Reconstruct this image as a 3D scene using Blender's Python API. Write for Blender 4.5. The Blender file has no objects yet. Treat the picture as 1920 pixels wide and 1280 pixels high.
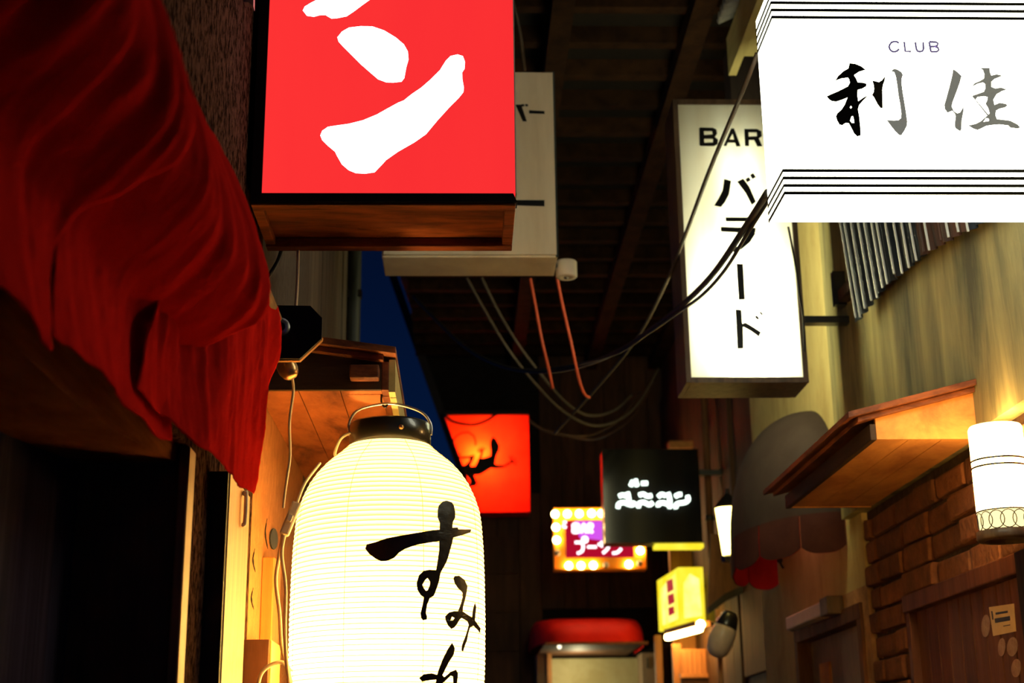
import bpy, bmesh, math, random
from mathutils import Vector, Matrix
from mathutils.geometry import tessellate_polygon
random.seed(7)
SC = bpy.context.scene
COL = SC.collection

# ------------------------------------------------------------------ camera
F = 2667.0                       # focal length in pixels of a 1920 px wide frame (50 mm)
EYE = Vector((0.0, 0.0, 1.55))
VPX, VPY, VUX = 870.0, 1440.0, 850.0
_a = Vector(((VPX-960)/F, (640-VPY)/F, -1.0))
_k = (F*F - (960-VPX)*(VUX-960)*-1*-1)/(VPY-640)
_u = Vector(((VUX-960)/F, 0.0, -1.0))
_u.y = -(_a.x*_u.x + _a.z*_u.z)/_a.y
_a.normalize(); _u.normalize()
_r = _a.cross(_u)
ROT = Matrix((_r, _a, _u))       # camera space -> world (rows: world X, Y, Z)
cam_d = bpy.data.cameras.new('camera'); cam = bpy.data.objects.new('camera', cam_d)
COL.objects.link(cam)
cam_d.sensor_width = 36.0; cam_d.lens = F*36/1920
cam.matrix_world = Matrix.Translation(EYE) @ ROT.to_4x4()
cam_d.dof.use_dof = True; cam_d.dof.focus_distance = 3.0; cam_d.dof.aperture_fstop = 4.8
cam_d.clip_start = 0.02
SC.camera = cam

# ------------------------------------------------------------------ world, exposure
w = bpy.data.worlds.new('dusk'); SC.world = w; w.use_nodes = True
nt = w.node_tree; nt.nodes.clear()
tc = nt.nodes.new('ShaderNodeTexCoord'); sp = nt.nodes.new('ShaderNodeSeparateXYZ')
rp = nt.nodes.new('ShaderNodeValToRGB'); bg = nt.nodes.new('ShaderNodeBackground'); wo = nt.nodes.new('ShaderNodeOutputWorld')
nt.links.new(tc.outputs['Generated'], sp.inputs[0]); nt.links.new(sp.outputs['Z'], rp.inputs[0])
rp.color_ramp.elements[0].position = 0.12; rp.color_ramp.elements[0].color = (0.0006, 0.0056, 0.027, 1)
rp.color_ramp.elements[1].position = 0.42; rp.color_ramp.elements[1].color = (0.0004, 0.0014, 0.007, 1)
nt.links.new(rp.outputs[0], bg.inputs[0]); bg.inputs[1].default_value = 1.0
nt.links.new(bg.outputs[0], wo.inputs[0])
vs = SC.view_settings
vs.view_transform = 'Standard'; vs.look = 'None'; vs.exposure = 0.8; vs.gamma = 1.0; vs.use_curve_mapping = False

# ------------------------------------------------------------------ pixel -> world helpers (real depths)
def ray(px, py):
    return ROT @ Vector(((px-960)/F, (640-py)/F, -1.0))
def at(px, py, d):               # point at alley depth d
    r = ray(px, py); return EYE + r*(d/r.y)
def onX(px, py, X):
    r = ray(px, py); return EYE + r*(X/r.x)
E = EYE.z

# ------------------------------------------------------------------ materials
M = {}
def nodes(name):
    m = bpy.data.materials.new(name); m.use_nodes = True
    n = m.node_tree; n.nodes.clear()
    out = n.nodes.new('ShaderNodeOutputMaterial'); M[name] = m
    return m, n, out
def mat(name, c1, c2=None, scale=(6,6,6), rough=0.75, bump=0.15, metal=0.0, lo=0.35, hi=0.65, fine=60.0,
        spec=0.3, c3=None, rnd=0.0, emit=None, es=0.0, sheen=0.0, dist=0.008, coat=0.0):
    m, n, out = nodes(name)
    N = n.nodes.new; L = n.links.new
    b = N('ShaderNodeBsdfPrincipled'); L(b.outputs[0], out.inputs[0])
    b.inputs['Roughness'].default_value = rough; b.inputs['Metallic'].default_value = metal
    b.inputs['Specular IOR Level'].default_value = spec
    if sheen: b.inputs['Sheen Weight'].default_value = sheen
    if coat: b.inputs['Coat Weight'].default_value = coat
    c2 = c2 or tuple(x*0.6 for x in c1)
    t = N('ShaderNodeTexCoord'); mp = N('ShaderNodeMapping'); L(t.outputs['Object'], mp.inputs[0])
    mp.inputs['Scale'].default_value = scale
    nz = N('ShaderNodeTexNoise'); nz.inputs['Scale'].default_value = 1.0; nz.inputs['Detail'].default_value = 8
    nz.inputs['Roughness'].default_value = 0.65; nz.inputs['Distortion'].default_value = 0.4
    L(mp.outputs[0], nz.inputs[0])
    cr = N('ShaderNodeValToRGB'); L(nz.outputs[0], cr.inputs[0])
    e = cr.color_ramp.elements
    e[0].position = lo; e[0].color = (*c1, 1); e[1].position = hi; e[1].color = (*c2, 1)
    if c3:
        k = e.new((lo+hi)/2); k.color = (*c3, 1)
    col = cr.outputs[0]
    if rnd:
        oi = N('ShaderNodeObjectInfo'); mr = N('ShaderNodeMapRange')
        mr.inputs['To Min'].default_value = 1-rnd; mr.inputs['To Max'].default_value = 1+rnd
        L(oi.outputs['Random'], mr.inputs[0])
        mx = N('ShaderNodeVectorMath'); mx.operation = 'SCALE'
        L(col, mx.inputs[0]); L(mr.outputs[0], mx.inputs['Scale']); col = mx.outputs[0]
    L(col, b.inputs['Base Color'])
    if bump:
        n2 = N('ShaderNodeTexNoise'); n2.inputs['Scale'].default_value = fine/ max(scale) ; n2.inputs['Detail'].default_value = 6
        L(mp.outputs[0], n2.inputs[0])
        bp = N('ShaderNodeBump'); bp.inputs['Strength'].default_value = bump; bp.inputs['Distance'].default_value = dist
        L(n2.outputs[0], bp.inputs['Height']); L(bp.outputs[0], b.inputs['Normal'])
    if emit:
        b.inputs['Emission Color'].default_value = (*emit, 1); b.inputs['Emission Strength'].default_value = es
    return m
def emat(name, c, s, c2=None, scale=(5,5,5)):
    """glowing plastic / glass of a lamp or backlit sign"""
    m, n, out = nodes(name); N = n.nodes.new; L = n.links.new
    em = N('ShaderNodeEmission'); em.inputs[1].default_value = s; em.inputs[0].default_value = (*c, 1)
    if c2:
        t = N('ShaderNodeTexCoord'); mp = N('ShaderNodeMapping'); L(t.outputs['Object'], mp.inputs[0]); mp.inputs['Scale'].default_value = scale
        nz = N('ShaderNodeTexNoise'); nz.inputs['Scale'].default_value = 1; nz.inputs['Detail'].default_value = 5; L(mp.outputs[0], nz.inputs[0])
        cr = N('ShaderNodeValToRGB'); L(nz.outputs[0], cr.inputs[0]); e = cr.color_ramp.elements
        e[0].position = .3; e[0].color = (*c, 1); e[1].position = .72; e[1].color = (*c2, 1)
        L(cr.outputs[0], em.inputs[0])
    L(em.outputs[0], out.inputs[0]); return m
def tmat(name, c, c2=None, scale=(5,5,5), trans=0.7, emit=None, es=0.0):
    """translucent acrylic or paper lit from inside"""
    m, n, out = nodes(name); N = n.nodes.new; L = n.links.new
    tr = N('ShaderNodeBsdfTranslucent'); df = N('ShaderNodeBsdfDiffuse'); mx = N('ShaderNodeMixShader')
    mx.inputs[0].default_value = 1-trans
    tr.inputs[0].default_value = (*c, 1); df.inputs[0].default_value = (*c, 1)
    if c2:
        t = N('ShaderNodeTexCoord'); mp = N('ShaderNodeMapping'); L(t.outputs['Object'], mp.inputs[0]); mp.inputs['Scale'].default_value = scale
        nz = N('ShaderNodeTexNoise'); nz.inputs['Scale'].default_value = 1; nz.inputs['Detail'].default_value = 6; L(mp.outputs[0], nz.inputs[0])
        cr = N('ShaderNodeValToRGB'); L(nz.outputs[0], cr.inputs[0]); e = cr.color_ramp.elements
        e[0].position = .35; e[0].color = (*c, 1); e[1].position = .75; e[1].color = (*c2, 1)
        L(cr.outputs[0], tr.inputs[0]); L(cr.outputs[0], df.inputs[0])
    L(tr.outputs[0], mx.inputs[1]); L(df.outputs[0], mx.inputs[2])
    res = mx.outputs[0]
    if emit:
        em = N('ShaderNodeEmission'); em.inputs[0].default_value = (*emit, 1); em.inputs[1].default_value = es
        ad = N('ShaderNodeAddShader'); L(res, ad.inputs[0]); L(em.outputs[0], ad.inputs[1]); res = ad.outputs[0]
    L(res, out.inputs[0]); return m

mat('stucco_unlit', (.10,.075,.06), (.055,.04,.032), (50,50,30), .9, .5, fine=160)  # same wall above the eave, coloured as out of the lantern light
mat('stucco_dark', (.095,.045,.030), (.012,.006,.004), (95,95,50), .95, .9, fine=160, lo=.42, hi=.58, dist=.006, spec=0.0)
mat('stucco_lantern_lit', (.48,.20,.065), (.30,.11,.035), (40,40,25), .9, .5, fine=160, lo=.3, hi=.75)  # lantern light put into the wall colour below the eave
mat('wood_black', (.018,.011,.009), (.008,.005,.005), (40,40,3), .6, .2)
mat('wood_door_dark', (.045,.032,.055), (.025,.018,.032), (90,90,2), .9, .3, fine=90, spec=.05)
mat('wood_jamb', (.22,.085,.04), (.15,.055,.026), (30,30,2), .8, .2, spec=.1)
mat('wood_trim_lit', (.50,.20,.06), (.36,.13,.04), (40,40,3), .45, .1)
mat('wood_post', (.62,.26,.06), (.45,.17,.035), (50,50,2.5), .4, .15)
mat('wood_lintel', (.24,.075,.026), (.11,.032,.011), (8,3,30), .9, .4, spec=0.0)
mat('wood_sign', (.22,.055,.012), (.06,.013,.004), (6,30,30), .5, .25, c3=(.14,.033,.008), spec=.15)
mat('wood_frame', (.13,.085,.05), (.06,.035,.02), (30,30,4), .45, .2)
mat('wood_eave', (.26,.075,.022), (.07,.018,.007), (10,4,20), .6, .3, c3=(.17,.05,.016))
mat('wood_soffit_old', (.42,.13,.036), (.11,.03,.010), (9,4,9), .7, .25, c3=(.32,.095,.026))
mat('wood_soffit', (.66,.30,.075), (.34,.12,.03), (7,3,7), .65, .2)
mat('wood_eave_shaded', (.045,.024,.012), (.02,.011,.006), (8,4,40), .6, .3)  # shaded copy of the eave wood, shadow put into the colour
mat('wood_brown', (.16,.066,.025), (.07,.028,.011), (20,20,3), .7, .3)
mat('wood_brown_dark', (.085,.033,.013), (.04,.015,.006), (14,14,2), .7, .3, rnd=.3)
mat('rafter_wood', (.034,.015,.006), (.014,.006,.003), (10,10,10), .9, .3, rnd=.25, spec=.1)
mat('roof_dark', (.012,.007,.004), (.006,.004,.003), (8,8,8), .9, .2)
mat('grey_boards', (.16,.12,.09), (.06,.045,.035), (25,25,1.2), .8, .3, c3=(.11,.085,.065))
mat('gutter_metal', (.05,.055,.05), (.022,.026,.025), (20,20,2), .5, .1)
mat('cloth_red', (.52,.012,.008), (.42,.009,.006), (14,14,14), .95, .12, fine=220, spec=0.0)
mat('plaster', (.52,.43,.18), (.36,.27,.10), (7,7,3), .9, .5, fine=60, lo=.3, hi=.7, c3=(.46,.37,.15))
mat('plaster_low', (.52,.31,.14), (.26,.15,.07), (9,9,9), .9, .7, fine=60)
mat('panel_weathered', (.50,.42,.18), (.11,.105,.066), (7,7,1.0), .8, .2, lo=.3, hi=.68, c3=(.30,.265,.125), spec=.1)
mat('brick', (.22,.082,.030), (.09,.034,.015), (16,16,16), .9, .8, fine=50, rnd=.28, lo=.3, hi=.75)
mat('mortar', (.07,.038,.022), (.035,.018,.011), (30,30,30), .95, .8)
mat('door_plank', (.15,.054,.022), (.08,.026,.012), (20,20,2), .55, .2, rnd=.12)
mat('door_grey', (.30,.20,.12), (.20,.13,.08), (10,10,3), .6, .1)
mat('tin', (.028,.034,.048), (.014,.018,.026), (12,12,2), .7, .1, metal=0, spec=.08, c3=(.02,.026,.036))
mat('tin_ridge_glint', (.62,.62,.60), (.40,.41,.42), (12,12,2), .4, .1, metal=.4)  # pale tone paints the bright glints along the corrugation ridges
mat('tin_rust', (.085,.035,.02), (.04,.032,.032), (10,10,2), .7, .2, metal=0, spec=.1)
mat('tin_pale', (.38,.38,.36), (.2,.2,.19), (12,12,2), .5, .15, metal=.3)
mat('cream_board', (.50,.43,.19), (.36,.30,.12), (10,3,10), .7, .1)
mat('black_paint', (.010,.009,.009), (.006,.005,.005), (20,20,20), .35, .05)
mat('black_metal', (.014,.013,.012), (.008,.008,.008), (20,20,20), .3, .05, spec=.5, coat=.4)
mat('brass', (.62,.36,.16), (.45,.24,.09), (20,20,20), .3, .05, metal=.9)
mat('steel', (.55,.53,.5), (.35,.33,.31), (20,20,20), .35, .05, metal=.9)
mat('white_plastic', (.86,.76,.63), (.80,.69,.55), (20,20,20), .4, .03)
mat('cord_white', (.80,.66,.48), (.74,.58,.40), (20,20,20), .45, .0)
mat('cord_black', (.014,.012,.011), (.010,.009,.008), (20,20,20), .5, .0)
mat('cord_grey', (.075,.055,.038), (.05,.036,.025), (20,20,20), .6, .0)
mat('cord_brown', (.07,.032,.016), (.05,.022,.011), (20,20,20), .6, .0)
mat('cord_orange', (.34,.045,.014), (.26,.03,.01), (20,20,20), .6, .0)
mat('ink_black', (.010,.006,.005), (.016,.008,.006), (30,30,30), .35, .1)
mat('print_black', (.008,.008,.009), (.006,.006,.007), (30,30,30), .4, 0)
mat('print_grey', (.05,.05,.055), (.04,.04,.045), (30,30,30), .4, 0)
mat('print_washed_out', (.26,.25,.22), (.20,.19,.18), (30,30,30), .5, 0, emit=(.9,.92,.80), es=.10)  # overexposure of the lit face painted in as paler, faintly glowing ink
mat('print_purple', (.20,.15,.33), (.16,.11,.28), (30,30,30), .5, 0, emit=(.5,.42,.9), es=.12)
mat('grey_sign', (.85,.75,.56), (.62,.50,.34), (7,7,1.2), .5, .05, lo=.35, hi=.8)
mat('awning_cloth', (.036,.023,.018), (.026,.015,.012), (10,10,10), .8, .1)
mat('awning_valance', (.060,.020,.016), (.042,.013,.011), (10,10,10), .85, .1, spec=.1)
mat('awning_red', (.50,.012,.010), (.38,.008,.008), (10,10,10), .8, .1)
mat('black_acrylic', (.006,.006,.008), (.010,.0095,.0085), (5,5,5), .10, .0, spec=.35)
mat('red_lacquer', (.85,.020,.014), (.72,.015,.012), (8,8,8), .6, .05, spec=.1)
mat('pale_door', (.46,.42,.23), (.34,.29,.13), (4,4,4), .7, .1)
mat('pale_frame', (.38,.28,.18), (.30,.21,.13), (8,8,8), .7, .1)
mat('paper_notice', (.62,.44,.24), (.56,.38,.2), (20,20,20), .8, 0)
mat('sticker', (.36,.24,.18), (.25,.14,.10), (60,60,60), .6, 0)
mat('orange_wood', (.52,.24,.085), (.36,.15,.05), (20,20,3), .55, .1)
mat('globe_glass', (.62,.48,.36), (.45,.38,.31), (10,10,10), .25, 0)
mat('stone_floor', (.10,.085,.07), (.05,.042,.036), (5,5,5), .8, .4)
emat('glow_white', (1.0,.99,.80), 4.8, (1.0,.98,.68), (9,9,9))
emat('glow_back', (1.0,.93,.50), 7.0)
emat('glow_red', (1.0,.034,.034), .57, (.96,.028,.032), (5,5,1))
emat('glow_stroke', (1.0,.96,.98), 2.6)
emat('sconce_glow', (1.0,.55,.16), 19.0)
emat('sconce_band', (1.0,.74,.32), 1.0)
emat('neon_green', (.80,1.0,.84), 2.2)
emat('neon_pink', (1.0,.85,.93), 1.5)
emat('bulb_glow', (1.0,.68,.24), 16.0)
emat('magenta_glow_tone', (.80,.11,1.0), .5)
emat('red_acrylic', (.62,.006,.035), .40)
emat('yellow_glow', (1.0,.70,.003), .66, (1.0,.88,.07), (9,9,6))
emat('yellow_pale', (1.0,.94,.30), .80, (1.0,.82,.05), (9,9,9))
emat('tube_warm', (1.0,.55,.14), 34.0)
emat('lamp_yellow', (1.0,.72,.16), 9.0)
emat('down_light', (1.0,.86,.6), 1.4)
tmat('acrylic_cream', (.92,.93,.80), (.78,.75,.60), (9,9,1.0), .88)
tmat('acrylic_red', (.95,.20,.085), (.90,.15,.07), (6,6,6), .85)
tmat('lantern_paper', (.98,.93,.66), (.98,.90,.60), (4,4,4), .75, emit=(1.0,.80,.34), es=.36)
tmat('hoop', (.80,.62,.25), None, trans=.5, emit=(1.0,.74,.22), es=.15)
mat('orange_case', (.90,.36,.02), (.80,.28,.015), (10,10,10), .5, 0)
mat('silhouette', (.012,.004,.003), (.01,.003,.003), (10,10,10), .6, 0)
mat('print_red', (.50,.02,.04), (.42,.015,.03), (10,10,10), .5, 0, emit=(.7,.02,.06), es=.3)

# ------------------------------------------------------------------ mesh helpers
ORG = {}
class MB:
    def __init__(s): s.v = []; s.f = []
    def add(s, vs, fs):
        o = len(s.v); s.v += [Vector(p) for p in vs]; s.f += [tuple(i+o for i in f) for f in fs]; return s
    def box(s, x0, x1, y0, y1, z0, z1):
        return s.hexa([(x0,y0,z0),(x1,y0,z0),(x1,y1,z0),(x0,y1,z0),(x0,y0,z1),(x1,y0,z1),(x1,y1,z1),(x0,y1,z1)])
    def hexa(s, p):
        return s.add(p, [(0,3,2,1),(4,5,6,7),(0,1,5,4),(1,2,6,5),(2,3,7,6),(3,0,4,7)])
    def bar(s, a, b, wx, wz, up=(0,0,1)):
        a = Vector(a); b = Vector(b); t = (b-a).normalized(); up = Vector(up)
        if abs(t.dot(up)) > .98: up = Vector((1,0,0))
        r = t.cross(up).normalized()*wx/2; u = r.cross(t).normalized()*wz/2
        return s.hexa([a-r-u, a+r-u, b+r-u, b-r-u, a-r+u, a+r+u, b+r+u, b-r+u])
    def prism(s, poly, off):
        off = Vector(off); n = len(poly); P = [Vector(p) for p in poly]
        o = len(s.v); s.v += P + [p+off for p in P]
        tri = tessellate_polygon([P])
        for t in tri: s.f.append(tuple(i+o for i in t)); s.f.append(tuple(i+o+n for i in reversed(t)))
        for i in range(n): j = (i+1) % n; s.f.append((o+i, o+j, o+n+j, o+n+i))
        return s
    def tube(s, path, r, n=8, smooth=True, cap=True, sub=6):
        P = [Vector(p) for p in path]
        if smooth and len(P) > 2: P = crom(P, sub)
        R = r if isinstance(r, (list, tuple)) else [r]*len(P)
        if len(R) != len(P): R = [R[min(len(R)-1, int(i*len(R)/len(P)))] for i in range(len(P))]
        t0 = (P[1]-P[0]).normalized(); u = Vector((0,0,1)) if abs(t0.z) < .9 else Vector((1,0,0))
        u = (u - t0*u.dot(t0)).normalized(); o = len(s.v)
        for i, p in enumerate(P):
            t = (P[min(i+1, len(P)-1)]-P[max(i-1, 0)]).normalized()
            u = (u - t*u.dot(t)).normalized(); b = t.cross(u)
            for k in range(n):
                a = 2*math.pi*k/n; s.v.append(p + (u*math.cos(a)+b*math.sin(a))*R[i])
        for i in range(len(P)-1):
            for k in range(n):
                j = (k+1) % n; s.f.append((o+i*n+k, o+i*n+j, o+(i+1)*n+j, o+(i+1)*n+k))
        if cap:
            s.f.append(tuple(o+k for k in reversed(range(n)))); e = o+(len(P)-1)*n; s.f.append(tuple(e+k for k in range(n)))
        return s
    def lathe(s, c, prof, n=32, axis=None, a0=0, a1=2*math.pi):
        """prof: list of (r, h) along axis from point c"""
        c = Vector(c); ax = Vector(axis or (0,0,1)).normalized()
        u = Vector((1,0,0)) if abs(ax.x) < .9 else Vector((0,1,0)); u = (u-ax*u.dot(ax)).normalized(); b = ax.cross(u)
        o = len(s.v); m = len(prof); full = abs(a1-a0-2*math.pi) < 1e-6; cols = n if full else n+1
        for i in range(cols):
            a = a0+(a1-a0)*i/n
            for (r, h) in prof: s.v.append(c + ax*h + (u*math.cos(a)+b*math.sin(a))*r)
        for i in range(n):
            j = (i+1) % cols
            for k in range(m-1): s.f.append((o+i*m+k, o+j*m+k, o+j*m+k+1, o+i*m+k+1))
        return s
    def sphere(s, c, r, n=14, sc=(1,1,1)):
        c = Vector(c); pr = [(max(1e-4, math.sin(math.pi*i/n)), -math.cos(math.pi*i/n)) for i in range(n+1)]
        o = len(s.v); s.lathe((0,0,0), pr, n*2)
        for i in range(o, len(s.v)): p = s.v[i]; s.v[i] = c + Vector((p.x*r*sc[0], p.y*r*sc[1], p.z*r*sc[2]))
        return s
    def poly(s, outer, holes, fn):
        """flat lettering: outline (and holes) in 2-D, fn maps to 3-D"""
        loops = [[Vector((x, y, 0)) for x, y in l] for l in [outer]+list(holes)]
        flat = [p for l in loops for p in l]; o = len(s.v)
        s.v += [fn(p.x, p.y) for p in flat]
        s.f += [tuple(i+o for i in t) for t in tessellate_polygon(loops)]
        return s
    def build(s, name, m, parent=None, smooth=False, bevel=0.0, recalc=True, kind=None, label=None):
        me = bpy.data.meshes.new(name)
        if parent is not None: org = ORG[parent.name]
        else:
            lo = Vector([min(p[i] for p in s.v) for i in range(3)]); hi = Vector([max(p[i] for p in s.v) for i in range(3)])
            org = Vector(((lo.x+hi.x)/2, (lo.y+hi.y)/2, lo.z))
        me.from_pydata([p-org for p in s.v], [], s.f); me.update()
        if recalc:
            b = bmesh.new(); b.from_mesh(me); bmesh.ops.recalc_face_normals(b, faces=b.faces); b.to_mesh(me); b.free()
        me.materials.append(M[m])
        if smooth:
            for p in me.polygons: p.use_smooth = True
        o = bpy.data.objects.new(name, me); COL.objects.link(o)
        if parent is not None: o.parent = parent
        else: o.location = org
        ORG[o.name] = org
        if bevel:
            bv = o.modifiers.new('bevel', 'BEVEL'); bv.width = bevel; bv.segments = 2; bv.limit_method = 'ANGLE'
        if kind: o['kind'] = kind
        if label: o['label'] = label
        return o
def crom(P, sub):
    out = []; n = len(P)
    for i in range(n-1):
        a, b, c, d = P[max(i-1,0)], P[i], P[i+1], P[min(i+2,n-1)]
        for k in range(sub):
            t = k/sub
            out.append(0.5*((2*b)+(c-a)*t+(2*a-5*b+4*c-d)*t*t+(3*b-a-3*c+d)*t*t*t))
    out.append(P[-1]); return out
def thing(name, label, cat, loc, group=None, kind=None):
    o = bpy.data.objects.new(name, None); COL.objects.link(o); o.location = loc; o.empty_display_size = .05
    ORG[o.name] = Vector(loc); o['label'] = label; o['category'] = cat
    if group: o['group'] = group
    if kind: o['kind'] = kind
    return o
def tag(o, label, cat, group=None, kind=None):
    o['label'] = label; o['category'] = cat
    if group: o['group'] = group
    if kind: o['kind'] = kind
    return o
def lamp(name, parent, pos, energy, color, radius=.03, kind='POINT', size=None, rot=None):
    l = bpy.data.lights.new(name, kind); l.energy = energy; l.color = color
    if kind == 'POINT': l.shadow_soft_size = radius
    else: l.shape = 'RECTANGLE'; l.size, l.size_y = size
    o = bpy.data.objects.new(name, l); COL.objects.link(o); o.parent = parent; o.location = Vector(pos)-ORG[parent.name]
    if rot: o.rotation_euler = rot
    return o
def B(x0, x1, y0, y1, z0, z1): return MB().box(x0, x1, y0, y1, z0, z1)
def P2(pts, ox, oy, s):          # crop coordinates -> photograph pixels (lettering tracing)
    return [(ox+x*s, oy+y*s) for x, y in pts]

XL, XR = -.45, 1.34              # planes of the left and right alley walls

# ================================================================== SETTING
tag(B(-2.0, 2.4, -1.5, 12.5, -.08, 0).build('floor', 'stone_floor'), 'dark stone paving of the narrow alley', 'floor', kind='structure')

# ---- left wall near: stucco with a recessed doorway
wl = MB()
wl.box(XL-.16, XL, -1.2, 2.34, 2.06, 4.62)          # above the doorway
wl.box(XL-.16, XL, 2.34, 3.02, 0, 4.62)             # beyond the doorway
wl.box(XL-.16, XL, -1.2, .35, 0, 2.06)
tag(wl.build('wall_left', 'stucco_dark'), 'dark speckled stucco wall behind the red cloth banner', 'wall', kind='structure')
tag(B(XL-.16, XL, 3.02, 3.95, E+.80, 4.62).build('wall_left', 'stucco_unlit'), 'stucco wall above the small wooden eave coloured grey as unlit', 'wall', kind='structure')
tag(B(XL-.16, XL, 3.02, 3.95, 0, E+.80).build('wall_left', 'stucco_lantern_lit'), 'plaster wall beside the paper lantern coloured orange with its light', 'wall', kind='structure')
dr = thing('door_1', 'dark sliding door recessed in the left doorway', 'door', (XL-.2, 1.3, 0), kind='structure')
B(XL-.215, XL-.175, .35, 2.34, 0, 2.06).build('door_panel', 'wood_door_dark', dr)
B(XL-.176, XL-.17, 1.80, 1.88, 0, 2.06).build('door_stile', 'wood_door_dark', dr)
B(XL-.176, XL-.17, .9, .98, 0, 2.06).build('door_stile', 'wood_door_dark', dr)
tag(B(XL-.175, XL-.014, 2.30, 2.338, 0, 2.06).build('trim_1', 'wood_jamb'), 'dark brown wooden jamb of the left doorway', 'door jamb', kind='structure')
tag(B(XL-.013, XL+.004, 2.29, 2.345, 0, 2.06).build('trim_2', 'wood_trim_lit', bevel=.003), 'pale lit wooden edge strip of the left doorway', 'trim', kind='structure')  # lit front edge of the jamb, its light put into paler wood

# bent timber lintel over the doorway, two stepped strips
lin = thing('trim_3', 'curved brown timber lintel under the red banner', 'lintel', (XL, 1.5, 1.9), kind='structure')
pts = [(-260,330),(-120,470),(20,596),(100,676),(180,742),(270,800),(352,842)]
path = crom([onX(x, y, XL-.030) for x, y in pts], 6)
def sweep(path, prof):
    mb = MB(); n = len(prof)
    for i, p in enumerate(path):
        for (dx, dz) in prof: mb.v.append(p + Vector((dx, 0, dz)))
    for i in range(len(path)-1):
        for k in range(n):
            j = (k+1) % n; mb.f.append((i*n+k, i*n+j, (i+1)*n+j, (i+1)*n+k))
    mb.f.append(tuple(range(n))); mb.f.append(tuple((len(path)-1)*n+k for k in range(n)))
    return mb
sweep(path, [(-.15,-.035),(.012,-.035),(.012,.012),(-.15,.012)]).build('beam', 'wood_lintel', lin)
sweep(path, [(-.02,.012),(.034,.012),(.034,.055),(-.02,.055)]).build('moulding', 'wood_lintel', lin)

# ---- left wall beyond the plaster: grey weathered boards, each a board
wb = thing('wall_left', 'grey weathered board wall rising behind the wooden eave', 'wall', (XL, 4.8, 0), kind='structure')
B(XL-.16, XL-.03, 3.95, 5.72, 0, 4.62).build('backing', 'wood_brown_dark', wb)
y = 3.96
for i in range(9):
    wd = .185 + random.uniform(-.015, .015)
    B(XL-.032, XL-.004+random.uniform(0,.006), y, min(y+wd, 5.70), 1.0, 4.62).build('board', 'grey_boards', wb)
    y += wd+.008
for i in range(6):
    B(XL-.03, XL-.002, 3.97, 5.7, .25+i*.125, .25+i*.125+.118).build('board', 'wood_brown_dark', wb)
gt = thing('rain_gutter', 'dark rain gutter pipe at the corner of the grey boards', 'gutter', (XL+.02, 5.3, 2.6))
MB().tube([(XL+.028, 5.25, 2.35), (XL+.028, 5.25, 4.2)], .026, 10, False).build('pipe', 'gutter_metal', gt, True)
for z in (2.7, 3.3, 3.9): B(XL-.003, XL+.058, 5.23, 5.27, z, z+.03).build('clamp', 'black_metal', gt)
tag(B(XL-.14, XL+.012, 5.722, 5.80, 0, 4.2).build('trim_4', 'gutter_metal'), 'dark corner post closing the grey board wall', 'post', kind='structure')

# ---- far end building: dark boards, each a part, with a slanting left verge
DE = 10.5
we = thing('wall_back', 'dark brown board facade closing the end of the alley', 'wall', (.5, DE, 0), kind='structure')
ZC = E+3.0
v0, v1 = at(745, 515, 8.65), at(800, 678, DE)
lo_x = at(890, 925, DE).x; lo_z = at(890, 925, DE).z; hi_x = at(800, 678, DE).x; hi_z = ZC
B(lo_x, 1.7, DE+.03, DE+.15, 0, lo_z).build('backing', 'roof_dark', we)
MB().prism([(lo_x, DE+.03, lo_z), (1.7, DE+.03, lo_z), (1.7, DE+.03, ZC+.1), (hi_x-.04, DE+.03, ZC+.1)], (0,.12,0)).build('backing', 'roof_dark', we)
x = lo_x; i = 0
while x < 1.62:
    wd = .165
    if not (.50 < x < 1.30):
        B(x, x+wd-.006, DE+random.uniform(0,.008), DE+.03, 0, lo_z+1.4 if x > .45 else lo_z).build('board', 'wood_brown_dark', we)
    else:
        B(x, x+wd-.006, DE+random.uniform(0,.008), DE+.03, 2.66, lo_z+1.2).build('board', 'wood_brown_dark', we)
    x += wd
for i in range(10):
    B(.10, .40, DE-.02, DE-.002, .4+i*.28, .4+i*.28+.265).build('board', 'wood_brown_dark', we)
vb = MB().bar(at(745-9, 515, DE-.12), at(895-9, 940, DE-.12), .05, .06)
tag(vb.build('trim_5', 'wood_black'), 'dark slanting verge timber along the edge of the blue sky', 'beam', kind='structure')

# ---- ceiling over the alley with separate rafters
ce = thing('ceiling', 'dark timber roof over the alley with cross rafters', 'ceiling', (.5, 7, ZC), kind='structure')
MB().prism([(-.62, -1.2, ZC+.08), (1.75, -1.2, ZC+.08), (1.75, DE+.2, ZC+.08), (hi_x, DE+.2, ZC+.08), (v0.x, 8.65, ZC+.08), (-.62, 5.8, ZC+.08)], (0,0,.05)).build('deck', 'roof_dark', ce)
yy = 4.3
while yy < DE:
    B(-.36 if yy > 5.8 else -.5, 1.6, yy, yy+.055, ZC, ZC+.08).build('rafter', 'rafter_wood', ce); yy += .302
for xb in (.36, .93, 1.42): B(xb, xb+.09, 4.0, DE, ZC-.08, ZC).build('beam', 'rafter_wood', ce)

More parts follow.
